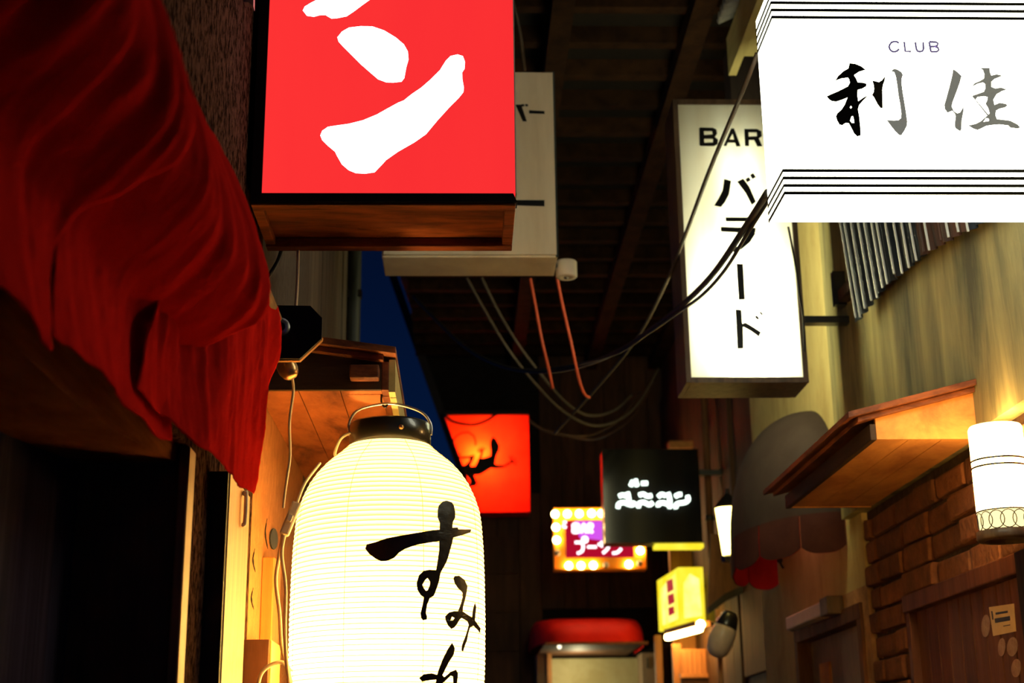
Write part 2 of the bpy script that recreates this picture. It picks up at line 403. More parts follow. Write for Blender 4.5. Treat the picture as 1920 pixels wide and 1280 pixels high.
# ---- right wall: brick part with plank door, weathered panel above, plaster, recessed far wall
WR = thing('wall_right', 'brick wall under the lit lean to roof on the right', 'wall', (XR, 4, 0), kind='structure')
B(XR+.02, XR+.2, 1.2, 3.40, 0, 2.36).build('mortar_bed', 'mortar', WR)
B(XR+.02, XR+.2, 4.335, 4.72, 0, 2.36).build('mortar_bed', 'mortar', WR)
B(XR+.02, XR+.2, 3.40, 4.335, 2.035, 2.36).build('mortar_bed', 'mortar', WR)
def brick(y0, y1, z0, z1):
    d = random.uniform(-.012, .008); e = .006; j = lambda a=.005: random.uniform(-a, a)
    xf = XR+d; vs_ = []
    for (xx, s) in ((XR+.03, 0), (xf+.006, 0), (xf, e)):
        vs_ += [(xx, y0+s+j(), z0+s+j()), (xx, y1-s+j(), z0+s+j()), (xx, y1-s+j(), z1-s+j()), (xx, y0+s+j(), z1-s+j())]
    fs = []
    for r in range(2):
        for k in range(4): a = r*4+k; b = r*4+(k+1) % 4; fs.append((a, b, b+4, a+4))
    fs.append((8, 9, 10, 11)); fs.append((3, 2, 1, 0))
    MB().add(vs_, fs).build('brick', 'brick', WR, bevel=.004)
row = 0; z = 1.03
while z < 2.33:
    h = .077; y = 4.718; off = random.uniform(.05, .20)
    for (y, lim) in (((4.718, 4.345), (3.29, 2.2)) if z+h < 2.06 else ((4.718, 2.2),)):
      first = True
      while y > lim+.02:
          ln = off if first else random.uniform(.19, .30); first = False
          y0 = max(lim, y-ln)
          if y0-lim < .05: y0 = lim
          brick(y0, y-.013, z, min(z+h-.011, 2.345)); y = y0
    row += 1; z += h
# plank door, frame, notice, stickers
d2 = thing('door_2', 'reddish plank door set in the brick wall', 'door', (XR+.03, 3.9, 0), kind='structure')
y = 3.45
while y < 4.29:
    B(XR+.025, XR+.05, y, y+.092, 0, 2.0).build('plank', 'door_plank', d2, bevel=.004); y += .096
B(XR+.05, XR+.07, 3.42, 4.33, 0, 2.03).build('backing', 'wood_black', d2)
B(XR-.008, XR+.045, 3.36, 4.335, 1.985, 2.035).build('head_rail', 'door_plank', d2, bevel=.004)
B(XR+.0, XR+.045, 4.30, 4.335, 0, 1.985).build('jamb', 'door_plank', d2, bevel=.003)
B(XR-.02, XR+.045, 3.30, 3.375, 0, 2.03).build('jamb', 'wood_black', d2, label='black near door jamb')
XP = XR+.0235
nb = [onX(1854,1138,XP), onX(1901,1131,XP), onX(1905,1183,XP), onX(1862,1192,XP)]
no = thing('paper_notice', 'small pale paper notice pinned to the plank door', 'notice', nb[3])
MB().prism(nb, (.001,0,0)).build('sheet', 'paper_notice', no)
def on_notice(u, v):
    a = nb[0].lerp(nb[1], u); b = nb[3].lerp(nb[2], u); p = a.lerp(b, v); p.x -= .0008; return p
tx = MB()
for (u0,u1,v0_,v1_) in ((.18,.82,.42,.58),(.25,.75,.22,.30),(.08,.14,.15,.45),(.5,.8,.72,.75)):
    tx.poly([(u0,v0_),(u1,v0_),(u1,v1_),(u0,v1_)], [], on_notice)
tx.build('print', 'print_grey', no)
for k, (cx, cy, rx, ry, lab) in enumerate(((1848,1173,8,21,'tall oval sticker left of the paper notice on the plank door'),
        (1878,1213,7,17,'narrow oval sticker right below the paper notice'),
        (1898,1212,10,18,'broad oval sticker below the right corner of the paper notice'),
        (1905,1252,9,17,'lowest oval sticker near the black jamb of the plank door'))):
    P = [onX(cx+rx*math.cos(a*math.pi/10), cy+ry*math.sin(a*math.pi/10)-2*math.cos(a*math.pi/10), XP) for a in range(20)]
    tag(MB().prism(P, (.001,0,0)).build('sticker', 'sticker'), lab, 'sticker', 'oval stickers on the plank door')
# weathered panel above the lean-to and the wall above
tag(B(XR-.03, XR+.2, 1.2, 4.86, 2.36, 4.54).build('wall_right', 'panel_weathered'), 'weathered greenish wall panel above the lit lean to roof', 'wall', kind='structure')
wp = thing('wall_right', 'yellowish plaster wall behind the tall bar sign', 'wall', (XR, 5.6, 0), kind='structure')
B(XR, XR+.2, 4.72, 6.42, 2.12, 4.54).build('plaster_upper', 'plaster', wp)
B(XR, XR+.2, 4.72, 4.80, 0, 2.12).build('plaster_edge', 'plaster_low', wp)
B(XR, XR+.2, 5.78, 6.42, 0, 2.12).build('plaster_lower', 'plaster', wp)
B(XR, XR+.2, 4.80, 5.78, 2.06, 2.12).build('plaster_lintel', 'plaster_low', wp)
# lower door in the plaster
d3 = thing('door_3', 'plain brownish grey door in the plaster wall under the dome awning', 'door', (XR+.05, 5.3, 0), kind='structure')
B(XR+.045, XR+.075, 4.84, 5.74, 0, 2.02).build('leaf', 'door_grey', d3)
B(XR-.012, XR+.06, 4.795, 5.79, 2.015, 2.07).build('head_frame', 'wood_brown', d3, bevel=.003)
B(XR-.012, XR+.06, 4.795, 4.845, 0, 2.015).build('side_frame', 'wood_brown', d3, bevel=.003)
B(XR-.012, XR+.06, 5.74, 5.79, 0, 2.015).build('side_frame', 'wood_brown', d3, bevel=.003)
B(XR+.036, XR+.045, 5.45, 5.60, 1.83, 1.92).build('name_plate', 'wood_soffit', d3)
# recessed far right wall
wf = thing('wall_right', 'dark brown recessed wall beyond the plaster on the right', 'wall', (1.55, 8.4, 0), kind='structure')
B(1.52, 1.7, 6.42, DE, 0, 4.54).build('backing', 'wood_brown_dark', wf)
B(1.50, 1.53, 6.45, 7.75, 2.0, 2.95).build('panel', 'wood_brown', wf)
y = 7.8
while y < 10.3:
    B(1.495, 1.525, y, y+.20, .3, 4.2).build('board', 'wood_brown_dark', wf); y += .208

# ================================================================== RED BANNER (noren)
nr = thing('red_banner', 'long red cloth banner draped along the left wall', 'banner', (XL+.08, 1.7, 2.0))
from mathutils import noise
def nz(x, y, z=0.0): return noise.noise(Vector((x, y, z)))
def cloth(y0, y1, prof, hem, name, seed, shear, ny=150, nt=70, back=None):
    mb = MB()
    for i in range(ny+1):
        s = i/ny; yv = y0+(y1-y0)*s
        for k in range(nt+1):
            t = k/nt
            q = t*(len(prof)-1); a = min(int(q), len(prof)-2); fr = q-a
            p0, p1, p2, p3 = prof[max(a-1,0)], prof[a], prof[a+1], prof[min(a+2,len(prof)-1)]
            cr = lambda j: .5*(2*p1[j]+(p2[j]-p0[j])*fr+(2*p0[j]-5*p1[j]+4*p2[j]-p3[j])*fr*fr+(3*p1[j]-p0[j]-3*p2[j]+p3[j])*fr**3)
            X, H = cr(0), cr(1)+hem(s)*t*t
            w_ = yv+shear*t*.33                        # folds run down and back along the wall
            if back: X -= back(yv)*min(1, t*4+.1)
            am = .35+.65*math.sin(math.pi*min(1, t*1.1+.1))
            X += .018*am*nz(w_*7.5, t*1.1, seed)
            X += .010*am*nz(w_*15, t*1.6+3, seed+2)
            r1 = nz(w_*19, t*1.5, seed+5)
            X += .0075*am*(1-2*abs(r1))                # crisp drape creases
            r2 = nz(w_*40-t*3, t*3.0, seed+9); X += .0013*(1-2*abs(r2))
            X += .0012*nz(yv*90, t*20, seed)
            H += .010*nz(yv*9, 1.0, seed)*t
            mb.v.append(Vector((max(X, -.436), yv, E+H)))
    for i in range(ny):
        for k in range(nt):
            a = i*(nt+1)+k; mb.f.append((a, a+nt+1, a+nt+2, a+1))
    o = mb.build(name, 'cloth_red', nr, True)
    so = o.modifiers.new('thick', 'SOLIDIFY'); so.thickness = .0018
    return o
profA = [(-.335,.800),(-.310,.735),(-.294,.672),(-.305,.628),(-.360,.592),(-.415,.560),(-.424,.500),(-.418,.425)]
profB = [(-.344,.800),(-.342,.745),(-.345,.69),(-.354,.63),(-.362,.58),(-.370,.53),(-.377,.470)]
def tuck(yv):                    # the last panel starts tucked behind its neighbour
    q = min(1, max(0, (yv-1.90)/.22)); return .042*(1-q*q*(3-2*q))
cloth(.75, 1.40, profA, lambda s: .01*math.sin(s*5), 'cloth_panel', 3, -1.0, 100)
cloth(1.402, 1.990, profA, lambda s: .008*math.sin(s*6)+.03*s, 'cloth_panel', 5.3, -1.15, 110)
cloth(1.76, 2.515, profB, lambda s: .004*math.sin(s*7)-.012*math.sin(math.pi*s), 'cloth_panel', 8.7, -.75, 150, back=tuck)
MB().tube([(-.342, .7, E+.798), (-.342, 2.51, E+.798)], .009, 8, False).build('rod', 'wood_brown', nr, True)
for y in (.9, 1.6, 2.2): B(XL+.0005, -.338, y, y+.02, E+.80, E+.815).build('rod_bracket', 'black_metal', nr)

# vertical plank fixed on the stucco, lit by the lantern
vp = thing('wall_plank', 'upright wooden plank fixed to the wall below the banner tip', 'plank', (XL+.02, 2.62, 0))
B(XL, -.417, 2.50, 2.515, .3, 2.06).build('shaded_near_edge', 'wood_black', vp)  # black slab paints the shade on the plank's near side
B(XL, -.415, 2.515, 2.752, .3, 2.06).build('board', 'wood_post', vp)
hk = MB().tube([(-.4135, 2.655, 2.045), (-.408, 2.655, 2.05), (-.408, 2.655, 1.995), (-.4135, 2.655, 1.99)], .004, 8)
hk.build('hook', 'white_plastic', vp, True)
tag(B(XL-.001, -.436, 2.756, 2.80, .3, 2.12).build('trim_6', 'wood_black'), 'narrow black strip standing in for the shaded gap beside the plank', 'trim', kind='structure')  # black strip painted where the gap past the plank lies in shade
wb2 = thing('wall_batten', 'tall narrow batten on the orange lit plaster beside the white cords', 'batten', (XL+.01, 3.26, .8))
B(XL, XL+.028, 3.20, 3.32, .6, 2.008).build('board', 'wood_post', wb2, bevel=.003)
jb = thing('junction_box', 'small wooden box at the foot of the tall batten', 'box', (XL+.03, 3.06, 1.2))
B(XL, XL+.052, 2.98, 2.992, 1.2, 1.808).build('shaded_near_face', 'wood_jamb', jb, bevel=.002)  # darker slab paints the shade on the box's near side
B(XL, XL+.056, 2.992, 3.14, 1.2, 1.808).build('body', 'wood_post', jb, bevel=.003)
# dark crescent nicks in plaster
for k, (cx, cy, h) in enumerate(((501,1000,28),(478,1050,22),(475,1122,20))):
    P = [onX(cx, cy-h, XL+.001), onX(cx-4, cy, XL+.001), onX(cx+1, cy+h, XL+.001)]
    tag(MB().tube(P, [.0006,.0016,.0026,.0016,.0006], 6).build('plaster_crack', 'wood_black', smooth=True),
        ('upper','middle','lowest')[k]+' curved dark nick in the orange lit plaster', 'crack', 'curved nicks in the plaster')
ds = [onX(512+7*math.cos(a*.3927), 1010+20*math.sin(a*.3927), XL+.001) for a in range(16)]
tag(MB().prism(ds, (.003,0,0)).build('wall_button', 'gutter_metal'), 'grey round cover on the plaster behind the cord switch', 'cover')

# ================================================================== RED SIGN
DS = 2.75
pl, pr_ = at(491, 362, DS), at(966, 362, DS); zb = pl.z
rs = thing('red_sign', 'large red lit box sign with white brush strokes on the left', 'sign', ((pl.x+pr_.x)/2, DS+.12, zb-.02))
rface = B(pl.x, pr_.x, DS, DS+.03, zb, zb+.95).build('face_panel', 'glow_red', rs)
zb2 = zb-.021; xl2 = at(470, 380, DS).x
MB().hexa([(xl2, DS-.004, zb2), (pr_.x+.004, DS-.004, zb2), (pr_.x+.004, DS+.03, zb2), (xl2, DS+.03, zb2),
           (pl.x, DS-.001, zb), (pr_.x-.004, DS-.001, zb), (pr_.x-.004, DS+.03, zb), (pl.x, DS+.03, zb)]).build('lower_rail', 'black_paint', rs)
B(xl2, pl.x-.0005, DS-.002, DS+.03, zb2, zb+.95).build('side_rail', 'black_paint', rs)
B(pr_.x+.0005, pr_.x+.003, DS-.001, DS+.03, zb, zb+.95).build('edge_strip', 'white_plastic', rs)
B(xl2+.004, pr_.x-.001, DS+.031, DS+.255, zb2+.012, zb+.95).build('case', 'wood_sign', rs)
B(xl2, pr_.x+.001, DS+.0, DS+.028, zb2-.006, zb2-.0005).build('bottom_lip', 'wood_sign', rs, bevel=.002)
B(xl2, pr_.x+.001, DS+.232, DS+.262, zb2-.010, zb2+.011).build('bottom_lip', 'wood_sign', rs, bevel=.002)
B(xl2, xl2+.022, DS+.028, DS+.232, zb2-.006, zb2+.011).build('bottom_lip', 'wood_sign', rs, bevel=.002)
B(pr_.x-.022, pr_.x+.001, DS+.028, DS+.232, zb2-.006, zb2+.011).build('bottom_lip', 'wood_sign', rs, bevel=.002)
fn = lambda x, y: at(x, y, DS-.0012)
s4 = .4375
strokes = [
 [(292,45),(300,28),(330,10),(350,0),(430,-40),(540,-100),(640,-160),(690,-140),(680,-90),(578,0),(550,20),(510,50),(480,70),(440,78),(415,80),(390,65),(365,65),(340,72),(310,68)],
 [(440,160),(460,135),(490,118),(540,112),(590,113),(640,130),(690,160),(725,190),(742,220),(745,255),(735,290),(727,335),(715,350),(680,354),(650,353),(615,340),(580,310),(540,275),(500,235),(465,200),(445,178)],
 [(367,580),(375,560),(400,543),(440,537),(490,530),(550,515),(610,490),(660,462),(700,440),(725,430),(760,402),(800,375),(840,340),(880,300),(905,260),(925,240),(955,233),(978,240),(987,265),(985,295),(975,310),(976,340),(982,375),(980,395),(960,420),(920,460),(870,515),(820,575),(770,610),(700,650),(650,685),(625,712),(600,738),(560,744),(520,742),(490,730),(460,705),(440,670),(430,650),(400,625),(375,600)]]
for st in strokes:
    MB().poly(P2(st, 440, 0, s4), [], fn).build('brush_stroke', 'glow_stroke', rface, recalc=False)
for z in (zb+.25, zb+.60): B(XL, xl2+.004, DS+.06, DS+.09, z, z+.03).build('wall_bracket', 'black_metal', rs)
gb = MB().prism([at(432,-30,2.62), at(476,-30,2.62), at(475,12,2.62), at(466,4,2.62), at(432,2,2.62)], (0,.02,0))
tag(gb.build('metal_bracket', 'steel'), 'small pointed metal bracket at the top edge beside the red sign', 'bracket')
tag(MB().tube([at(528,468,3.05), at(520,490,3.02), at(505,515,3.0), onX(492,528,XL+.002)], .0045, 8).build('black_cable', 'cord_black', smooth=True),
    'short black cable curving out under the red sign', 'cable')

# ================================================================== GREY UNLIT SIGN behind the red one
DG = 4.5
gl, gr = at(716, 473, DG), at(1046, 480, DG); gt_ = at(1046, 133, DG).z; gz = gr.z
gs = thing('grey_sign', 'unlit grey white box sign hanging behind the red sign', 'sign', (.03, DG+.1, gz))
gface = B(gl.x+.006, gr.x-.004, DG, DG+.012, gz+.006, gt_-.006).build('face_panel', 'grey_sign', gs)
B(gl.x, gr.x, DG+.012, DG+.205, gz, gt_).build('case', 'grey_sign', gs, bevel=.004)
B(gr.x-.006, gr.x+.003, DG+.004, DG+.013, gz, gt_).build('edge_strip', 'gutter_metal', gs)
fg = lambda x, y: at(x, y, DG-.0012)
for p in ([(1203,448),(1228,448),(1252,520),(1235,520)], [(1180,450),(1196,452),(1180,500),(1165,522),(1152,512),(1170,485)], [(1228,447),(1240,446),(1242,455),(1231,457)],
          [(1244,446),(1256,446),(1258,455),(1247,456)], [(1262,472),(1328,476),(1328,488),(1262,486)], [(1100,852),(1205,857),(1328,857),(1328,884),(1205,880),(1100,876)]):
    MB().poly(P2(p, 440, 0, s4), [], fg).build('letter_stroke', 'print_black', gface, recalc=False)
for x in (gl.x+.06, gl.x+.16): MB().tube([(x, DG+.1, gt_), (x, DG+.1, ZC)], .004, 6, False).build('hanging_wire', 'cord_grey', gs)
MB().tube([at(962,0,4.3), at(975,60,4.35), (at(984,132,4.5))], .006, 6).build('hanging_wire', 'cord_grey', gs, True)
dn = at(1062, 512, 4.74)
dl = thing('round_fixture', 'small round white fixture beside the lower corner of the grey sign', 'light fixture', dn)
MB().lathe(dn, [(.0,-.0125),(.012,-.0125),(.0122,-.017),(.034,-.017),(.038,-.013),(.038,.04),(.034,.044),(.0,.044)], 28).build('body', 'white_plastic', dl, True)
MB().sphere(dn+Vector((0,0,-.014)), .009, 8).build('lens', 'steel', dl, True)
MB().bar(dn+Vector((-.03,0,.02)), (gr.x-.02, DG+.2, dn.z+.03), .02, .012).build('bracket', 'gutter_metal', dl)

# ================================================================== WOODEN EAVE (left) and PAPER LANTERN
def lean_to(name, label, xin, xout_soffit, xout_roof, y0, y1, zs, zro, zri, mats):
    t = thing(name, label, 'eave', ((xin+xout_soffit)/2, (y0+y1)/2, zs))
    sg = 1 if xin > xout_soffit else -1
    n = 3; ww = (xin-xout_soffit)/n
    for k in range(n):
        a = xout_soffit+ww*k; b = a+ww
        B(min(a,b)+.001, max(a,b)-.001, y0+.012, y1, zs, zs+.012).build('soffit_board', mats[0], t)
    # outer fascia
    xf = xout_soffit-sg*.016
    B(min(xf,xout_soffit), max(xf,xout_soffit), y0, y1, zs-.004, zro-.008).build('fascia', mats[1], t, bevel=.002)
    # near gable end
    zi = zri-.012; zo = zro-.010+(zri-zro)*abs(xout_soffit-xout_roof)/abs(xin-xout_roof)
    MB().prism([(xout_soffit, y0, zs-.002), (xin, y0, zs-.002), (xin, y0, zi), (xout_soffit, y0, zo)], (0,.012,0)).build('gable_end', mats[2], t)
    MB().prism([(xout_soffit, y1-.012, zs-.002), (xin, y1-.012, zs-.002), (xin, y1-.012, zi), (xout_soffit, y1-.012, zo)], (0,.012,0)).build('gable_end', mats[2], t)
    # stepped roof boards
    for (dx, dz, th, dy) in ((0, 0, .016, .035), (.028, -.014, .013, .018)):
        xo = xout_roof+sg*dx; f = abs(dx)/abs(xin-xout_roof); zo_ = zro+(zri-zro)*f+dz; zi_ = zri+dz
        MB().hexa([(xo,y0-dy,zo_),(xin,y0-dy,zi_),(xin,y1+dy,zi_),(xo,y1+dy,zo_),(xo,y0-dy,zo_+th),(xin,y0-dy,zi_+th),(xin,y1+dy,zi_+th),(xo,y1+dy,zo_+th)]).build('roof_board', mats[3], t, bevel=.0015)
    return t
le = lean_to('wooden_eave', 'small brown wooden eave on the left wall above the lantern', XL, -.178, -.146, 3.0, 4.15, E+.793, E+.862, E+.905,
             ('wood_soffit_old', 'wood_eave', 'wood_eave_shaded', 'wood_eave'))  # gable ends take the shaded tone, their shadow is in the colour
B(-.245, -.182, 2.965, 2.999, E+.808, E+.838).build('end_block', 'wood_eave', le, bevel=.003)
B(-.162, -.148, 3.0, 4.15, E+.785, E+.858).build('fascia_strip', 'cream_board', le, label='pale outer edge strip')

LX, LY = -.160, 3.05
lt = thing('paper_lantern', 'glowing white paper lantern with black brush characters', 'lantern', (LX, LY, E-.10))
prof_px = [(850,.0),(870,0)]
rp_ = [(.675,.087),(.664,.098),(.652,.112),(.634,.134),(.612,.154),(.588,.170),(.56,.183),(.53,.193),(.503,.197),(.45,.201),(.389,.203),(.30,.204),(.21,.203),(.14,.200),(.09,.195),(.05,.187),(.02,.175),(-.005,.160),(-.03,.138),(-.05,.113),(-.062,.090)]
def lrad(h):
    for (h0, r0), (h1, r1) in zip(rp_, rp_[1:]):
        if h <= h0 and h >= h1: return r0+(r1-r0)*(h0-h)/(h0-h1)
    return .087
nseg = 72; H0, H1 = .675, -.062
prof = []; hoops = MB()
for i in range(nseg):
    for k in range(4):
        h = H0+(H1-H0)*(i+k/4)/nseg
        prof.append((lrad(h)+.0022*math.sin(math.pi*k/4), h))
prof.append((lrad(H1), H1))
lbody = MB().lathe((LX, LY, E), prof, 96).build('paper_body', 'lantern_paper', lt, True)
for i in range(1, nseg):
    h = H0+(H1-H0)*i/nseg; r = lrad(h)
    hoops.lathe((LX, LY, E+h), [(r-.0004,-.0008),(r+.0010,-.0008),(r+.0010,.0008),(r-.0004,.0008)], 64)
hoops.build('bamboo_hoops', 'hoop', lbody, kind='stuff')
for k in range(8):                                     # vertical thread seams
    a = math.radians(-90-22+45*k)
    MB().tube([(LX+(lrad(h)+.0016)*math.cos(a), LY+(lrad(h)+.0016)*math.sin(a), E+h) for h in [H0-.002+(H1-H0+.004)*j/40 for j in range(41)]], .0007, 5, False).build('thread_seam', 'hoop', lt)
MB().lathe((LX, LY, E+.668), [(.083,.0),(.089,.0),(.089,.052),(.086,.056),(.083,.052),(.083,.0)], 48).build('top_collar', 'black_metal', lt, True)
MB().lathe((LX, LY, E-.11), [(.083,.0),(.089,.0),(.089,.052),(.083,.052),(.083,.0)], 48).build('bottom_collar', 'black_metal', lt, True)
hz = E+.70
MB().tube([(LX-.088, LY, hz+.0), (LX-.090, LY, hz+.03), (LX-.070, LY, hz+.058), (LX-.02, LY, hz+.071), (LX+.02, LY, hz+.069), (LX+.068, LY, hz+.052), (LX+.088, LY, hz+.026), (LX+.089, LY, hz)], .0032, 8).build('handle', 'steel', lt, True)
ra = math.radians(-72)
MB().sphere((LX+.089*math.cos(ra), LY+.089*math.sin(ra), E+.699), .0058, 8).build('rivet', 'brass', lt, True)
MB().tube([(LX-.085, LY-.03, E+.70), (LX-.105, LY-.035, E+.685), (LX-.117, LY-.03, E+.655), (LX-.11, LY-.03, E+.645), (LX-.093, LY-.03, E+.65)], .0035, 8).build('wire_clip', 'cord_white', lt, True)
hk = thing('lantern_hook', 'small metal hook under the wooden eave holding the lantern', 'hook', (LX-.02, LY, E+.77))
MB().tube([(LX-.02, LY, E+.795), (LX-.02, LY, E+.775), (LX-.012, LY, E+.764), (LX-.006, LY, E+.772)], .0025, 8).build('hook_wire', 'black_metal', hk, True)
lamp('bulb', lt, (LX-.035, LY-.02, E+.20), 13.0, (1.0, .60, .20), .05)
lamp('bulb', lt, (LX-.02, LY-.01, E+.36), 4.0, (1.0, .60, .20), .05)
# brush characters on the curved paper
def on_lantern(px, py):
    r = ray(px, py).normalized(); t = 2.3
    for _ in range(400):
        p = EYE + r*t; h = p.z-E
        rad = math.hypot(p.x-LX, p.y-LY)-(lrad(min(max(h, H1), H0))+.0030)
        if rad < .0006: break
        t += max(rad*.5, .0006)
        if t > 3.3: break
    return EYE + r*t
sL = 300/1011
chars = [
 ([(608,190),(615,160),(640,135),(665,128),(700,140),(712,160),(720,200),(720,235),(705,265),(702,300),(735,298),(740,310),(822,310),(815,330),(760,348),(708,362),(700,400),(680,470),(668,510),(650,545),(630,580),(622,610),(620,630),(605,680),(585,730),(560,745),(545,780),(540,800),(535,840),(543,860),(540,880),(515,885),(503,870),(500,840),(510,800),(515,775),(522,740),(500,725),(480,690),(475,650),(490,600),(520,572),(555,565),(598,567),(605,530),(612,480),(618,440),(618,385),(570,392),(490,405),(440,420),(400,435),(365,458),(335,490),(290,510),(250,512),(215,495),(175,465),(150,432),(160,405),(210,392),(290,365),(360,352),(440,338),(520,325),(580,315),(620,312),(622,270),(608,235)],
  [[(512,660),(530,630),(545,618),(560,640),(558,665),(545,695),(535,698),(520,680)]]),
 ([(708,620),(715,605),(745,602),(780,630),(798,670),(792,710),(785,745),(770,800),(768,828),(800,850),(825,866),(832,810),(845,768),(853,800),(848,850),(845,885),(880,935),(878,970),(860,945),(835,920),(815,930),(805,960),(795,1010),(780,1050),(770,1083),(758,1075),(762,1040),(785,980),(805,915),(795,890),(760,870),(748,880),(735,905),(715,930),(695,940),(675,920),(658,885),(655,860),(680,835),(715,826),(737,826),(755,780),(765,740),(765,710),(735,680),(715,650)],
  [[(690,885),(700,862),(715,870),(705,885)]]),
 ([(700,1025),(718,1060),(712,1100),(680,1150),(660,1190),(640,1230),(650,1245),(690,1210),(725,1195),(738,1220),(735,1260),(725,1330),(712,1400),(692,1400),(710,1330),(705,1240),(690,1235),(650,1275),(620,1300),(600,1400),(570,1420),(590,1300),(600,1260),(570,1262),(510,1272),(490,1250),(520,1225),(570,1218),(605,1228),(615,1195),(640,1130),(670,1070)], [])]
for outer, holes in chars:
    mb = MB().poly(P2(outer, 640, 900, sL), [P2(h, 640, 900, sL) for h in holes], lambda x, y: Vector((x, y, 0)))
    b = bmesh.new(); vv = [b.verts.new(p) for p in mb.v]
    for f in mb.f:
        try: b.faces.new([vv[i] for i in f])
        except ValueError: pass
    for _ in range(6):
        ed = [e for e in b.edges if e.calc_length() > 7]
        if not ed: break
        bmesh.ops.subdivide_edges(b, edges=ed, cuts=1); bmesh.ops.triangulate(b, faces=[f for f in b.faces if len(f.verts) > 3])
    b.verts.index_update()
    out = MB(); out.v = [on_lantern(v.co.x, v.co.y) for v in b.verts]; out.f = [tuple(v.index for v in f.verts) for f in b.faces]; b.free()
    out.build('brush_character', 'ink_black', lbody, True, recalc=False)
# cords beside the lantern
CX = -.36
tag(MB().tube([at(559,470,2.98), at(558,520,2.95), at(555,575,2.9)], .0035, 8).build('power_cord', 'cord_white', smooth=True), 'pale cord rising from the octagonal black plate to the red sign', 'cord')
tag(MB().tube([at(548,708,2.78), at(550,735,2.8), at(543,790,2.83), at(544,850,2.86), at(539,890,2.87), at(534,925,2.88), at(531,952,2.88)], .0030, 8).build('power_cord', 'cord_white', smooth=True), 'thin cream cord hanging from the brass lamp socket down to the switch', 'cord')
sw = thing('cord_switch', 'cream inline cord switch hanging left of the lantern', 'switch', at(530,1005,2.88))
a, b_ = at(532,1003,2.88), at(557,942,2.90)
MB().bar(a, b_, .020, .014, (0,1,0)).build('housing', 'cord_white', sw, bevel=.004)
MB().bar(a.lerp(b_,.4)+Vector((0,-.010,0)), a.lerp(b_,.6)+Vector((0,-.010,0)), .010, .004, (0,1,0)).build('rocker', 'white_plastic', sw, bevel=.001)
MB().tube([b_, at(572,905,2.93), at(600,868,3.0)], .003, 8).build('lead', 'cord_white', sw, True)
tag(MB().tube([at(530,1003,2.88), at(522,1050,2.88), at(517,1090,2.88), at(524,1150,2.88), at(528,1210,2.88), at(540,1252,2.9), at(548,1300,2.9)], .0038, 8).build('power_cord', 'cord_white', smooth=True), 'left one of the two pale cords below the switch', 'cord')
tag(MB().tube([at(533,1003,2.87), at(528,1040,2.87), at(535,1100,2.86), at(534,1180,2.86), at(537,1240,2.87), at(544,1300,2.88)], .0038, 8).build('power_cord', 'cord_white', smooth=True), 'right one of the two pale cords below the switch', 'cord')
tag(MB().tube([at(482,1290,2.93), at(490,1262,2.93), at(508,1246,2.93), at(530,1242,2.93), at(545,1258,2.93)], .0042, 8).build('power_cord', 'cord_white', smooth=True), 'pale cord looping in front of the small wooden box', 'cord')

# octagonal plate lamp at the banner end
po = at(560, 672, 2.70)
sl = thing('plate_lamp', 'black octagonal plate with a brass lamp socket beside the banner', 'lamp', po)
oc = [(512,580),(516,572),(582,573),(604,596),(603,634),(562,672),(500,671),(500,590)]
MB().prism([at(x, y, 2.66) for x, y in oc], (0,.008,0)).build('plate', 'black_paint', sl)
MB().prism([at(x, y, 2.669) for x, y in [(562,676),(604,637),(605,632),(560,671),(500,671),(500,676)]], (0,.012,0)).build('plate_edge', 'wood_post', sl)
cr_ = at(526, 612, 2.652)
MB().lathe(cr_, [(.009,0),(.018,0),(.018,.006),(.009,.006),(.009,0)], 24, (0,1,0)).build('ring', 'steel', sl, True)
s0, s1 = at(528,668,2.74), at(548,708,2.74)
MB().lathe(s0, [(0,0),(.019,0),(.020,.01),(.020,.034),(.016,.044),(.010,.050),(0,.050)], 24, (s1-s0)).build('socket', 'brass', sl, True)
MB().bar(at(505,620,2.69), (XL, 2.69, at(505,620,2.69).z), .012, .012).build('wall_arm', 'black_metal', sl)

# ================================================================== CLUB SIGN
DC = 2.6
cx0 = at(1460, 200, DC).x; czb = at(1475, 364, DC).z; czt = at(1437, -28, DC).z; cx1 = cx0+.60
cs = thing('club_sign', 'big bright white box sign with black characters at upper right', 'sign', ((cx0+cx1)/2, DC+.07, czb))
cbox = B(cx0, cx1, DC, DC+.15, czb, czt).build('light_box', 'glow_white', cs)
for zz in [at(1475, y, DC).z for y in (320, 334, 348, 362)] + [at(1437, y, DC).z for y in (-8, 5.5, 19, 32.5)]:
    q = .0031
    mb = MB(); mb.box(cx0-.0015, cx1+.0015, DC-.0015, DC, zz-q, zz+q); mb.box(cx0-.0015, cx0, DC, DC+.15, zz-q, zz+q); mb.box(cx1, cx1+.0015, DC, DC+.15, zz-q, zz+q)
    mb.build('black_stripe', 'print_black', cbox)
for x in (cx0+.12, cx1-.12): MB().tube([(x, DC+.075, czt), (x, DC+.075, czt+.5)], .008, 8, False).build('hanger', 'black_metal', cs)
B(cx1, XR-.031, DC+.055, DC+.095, czt-.06, czt-.02).build('wall_arm', 'black_metal', cs)
fc = lambda x, y: at(x, y, DC-.0012)
s2 = 380/1920
C2 = lambda p: P2(p, 1540, 60, s2)
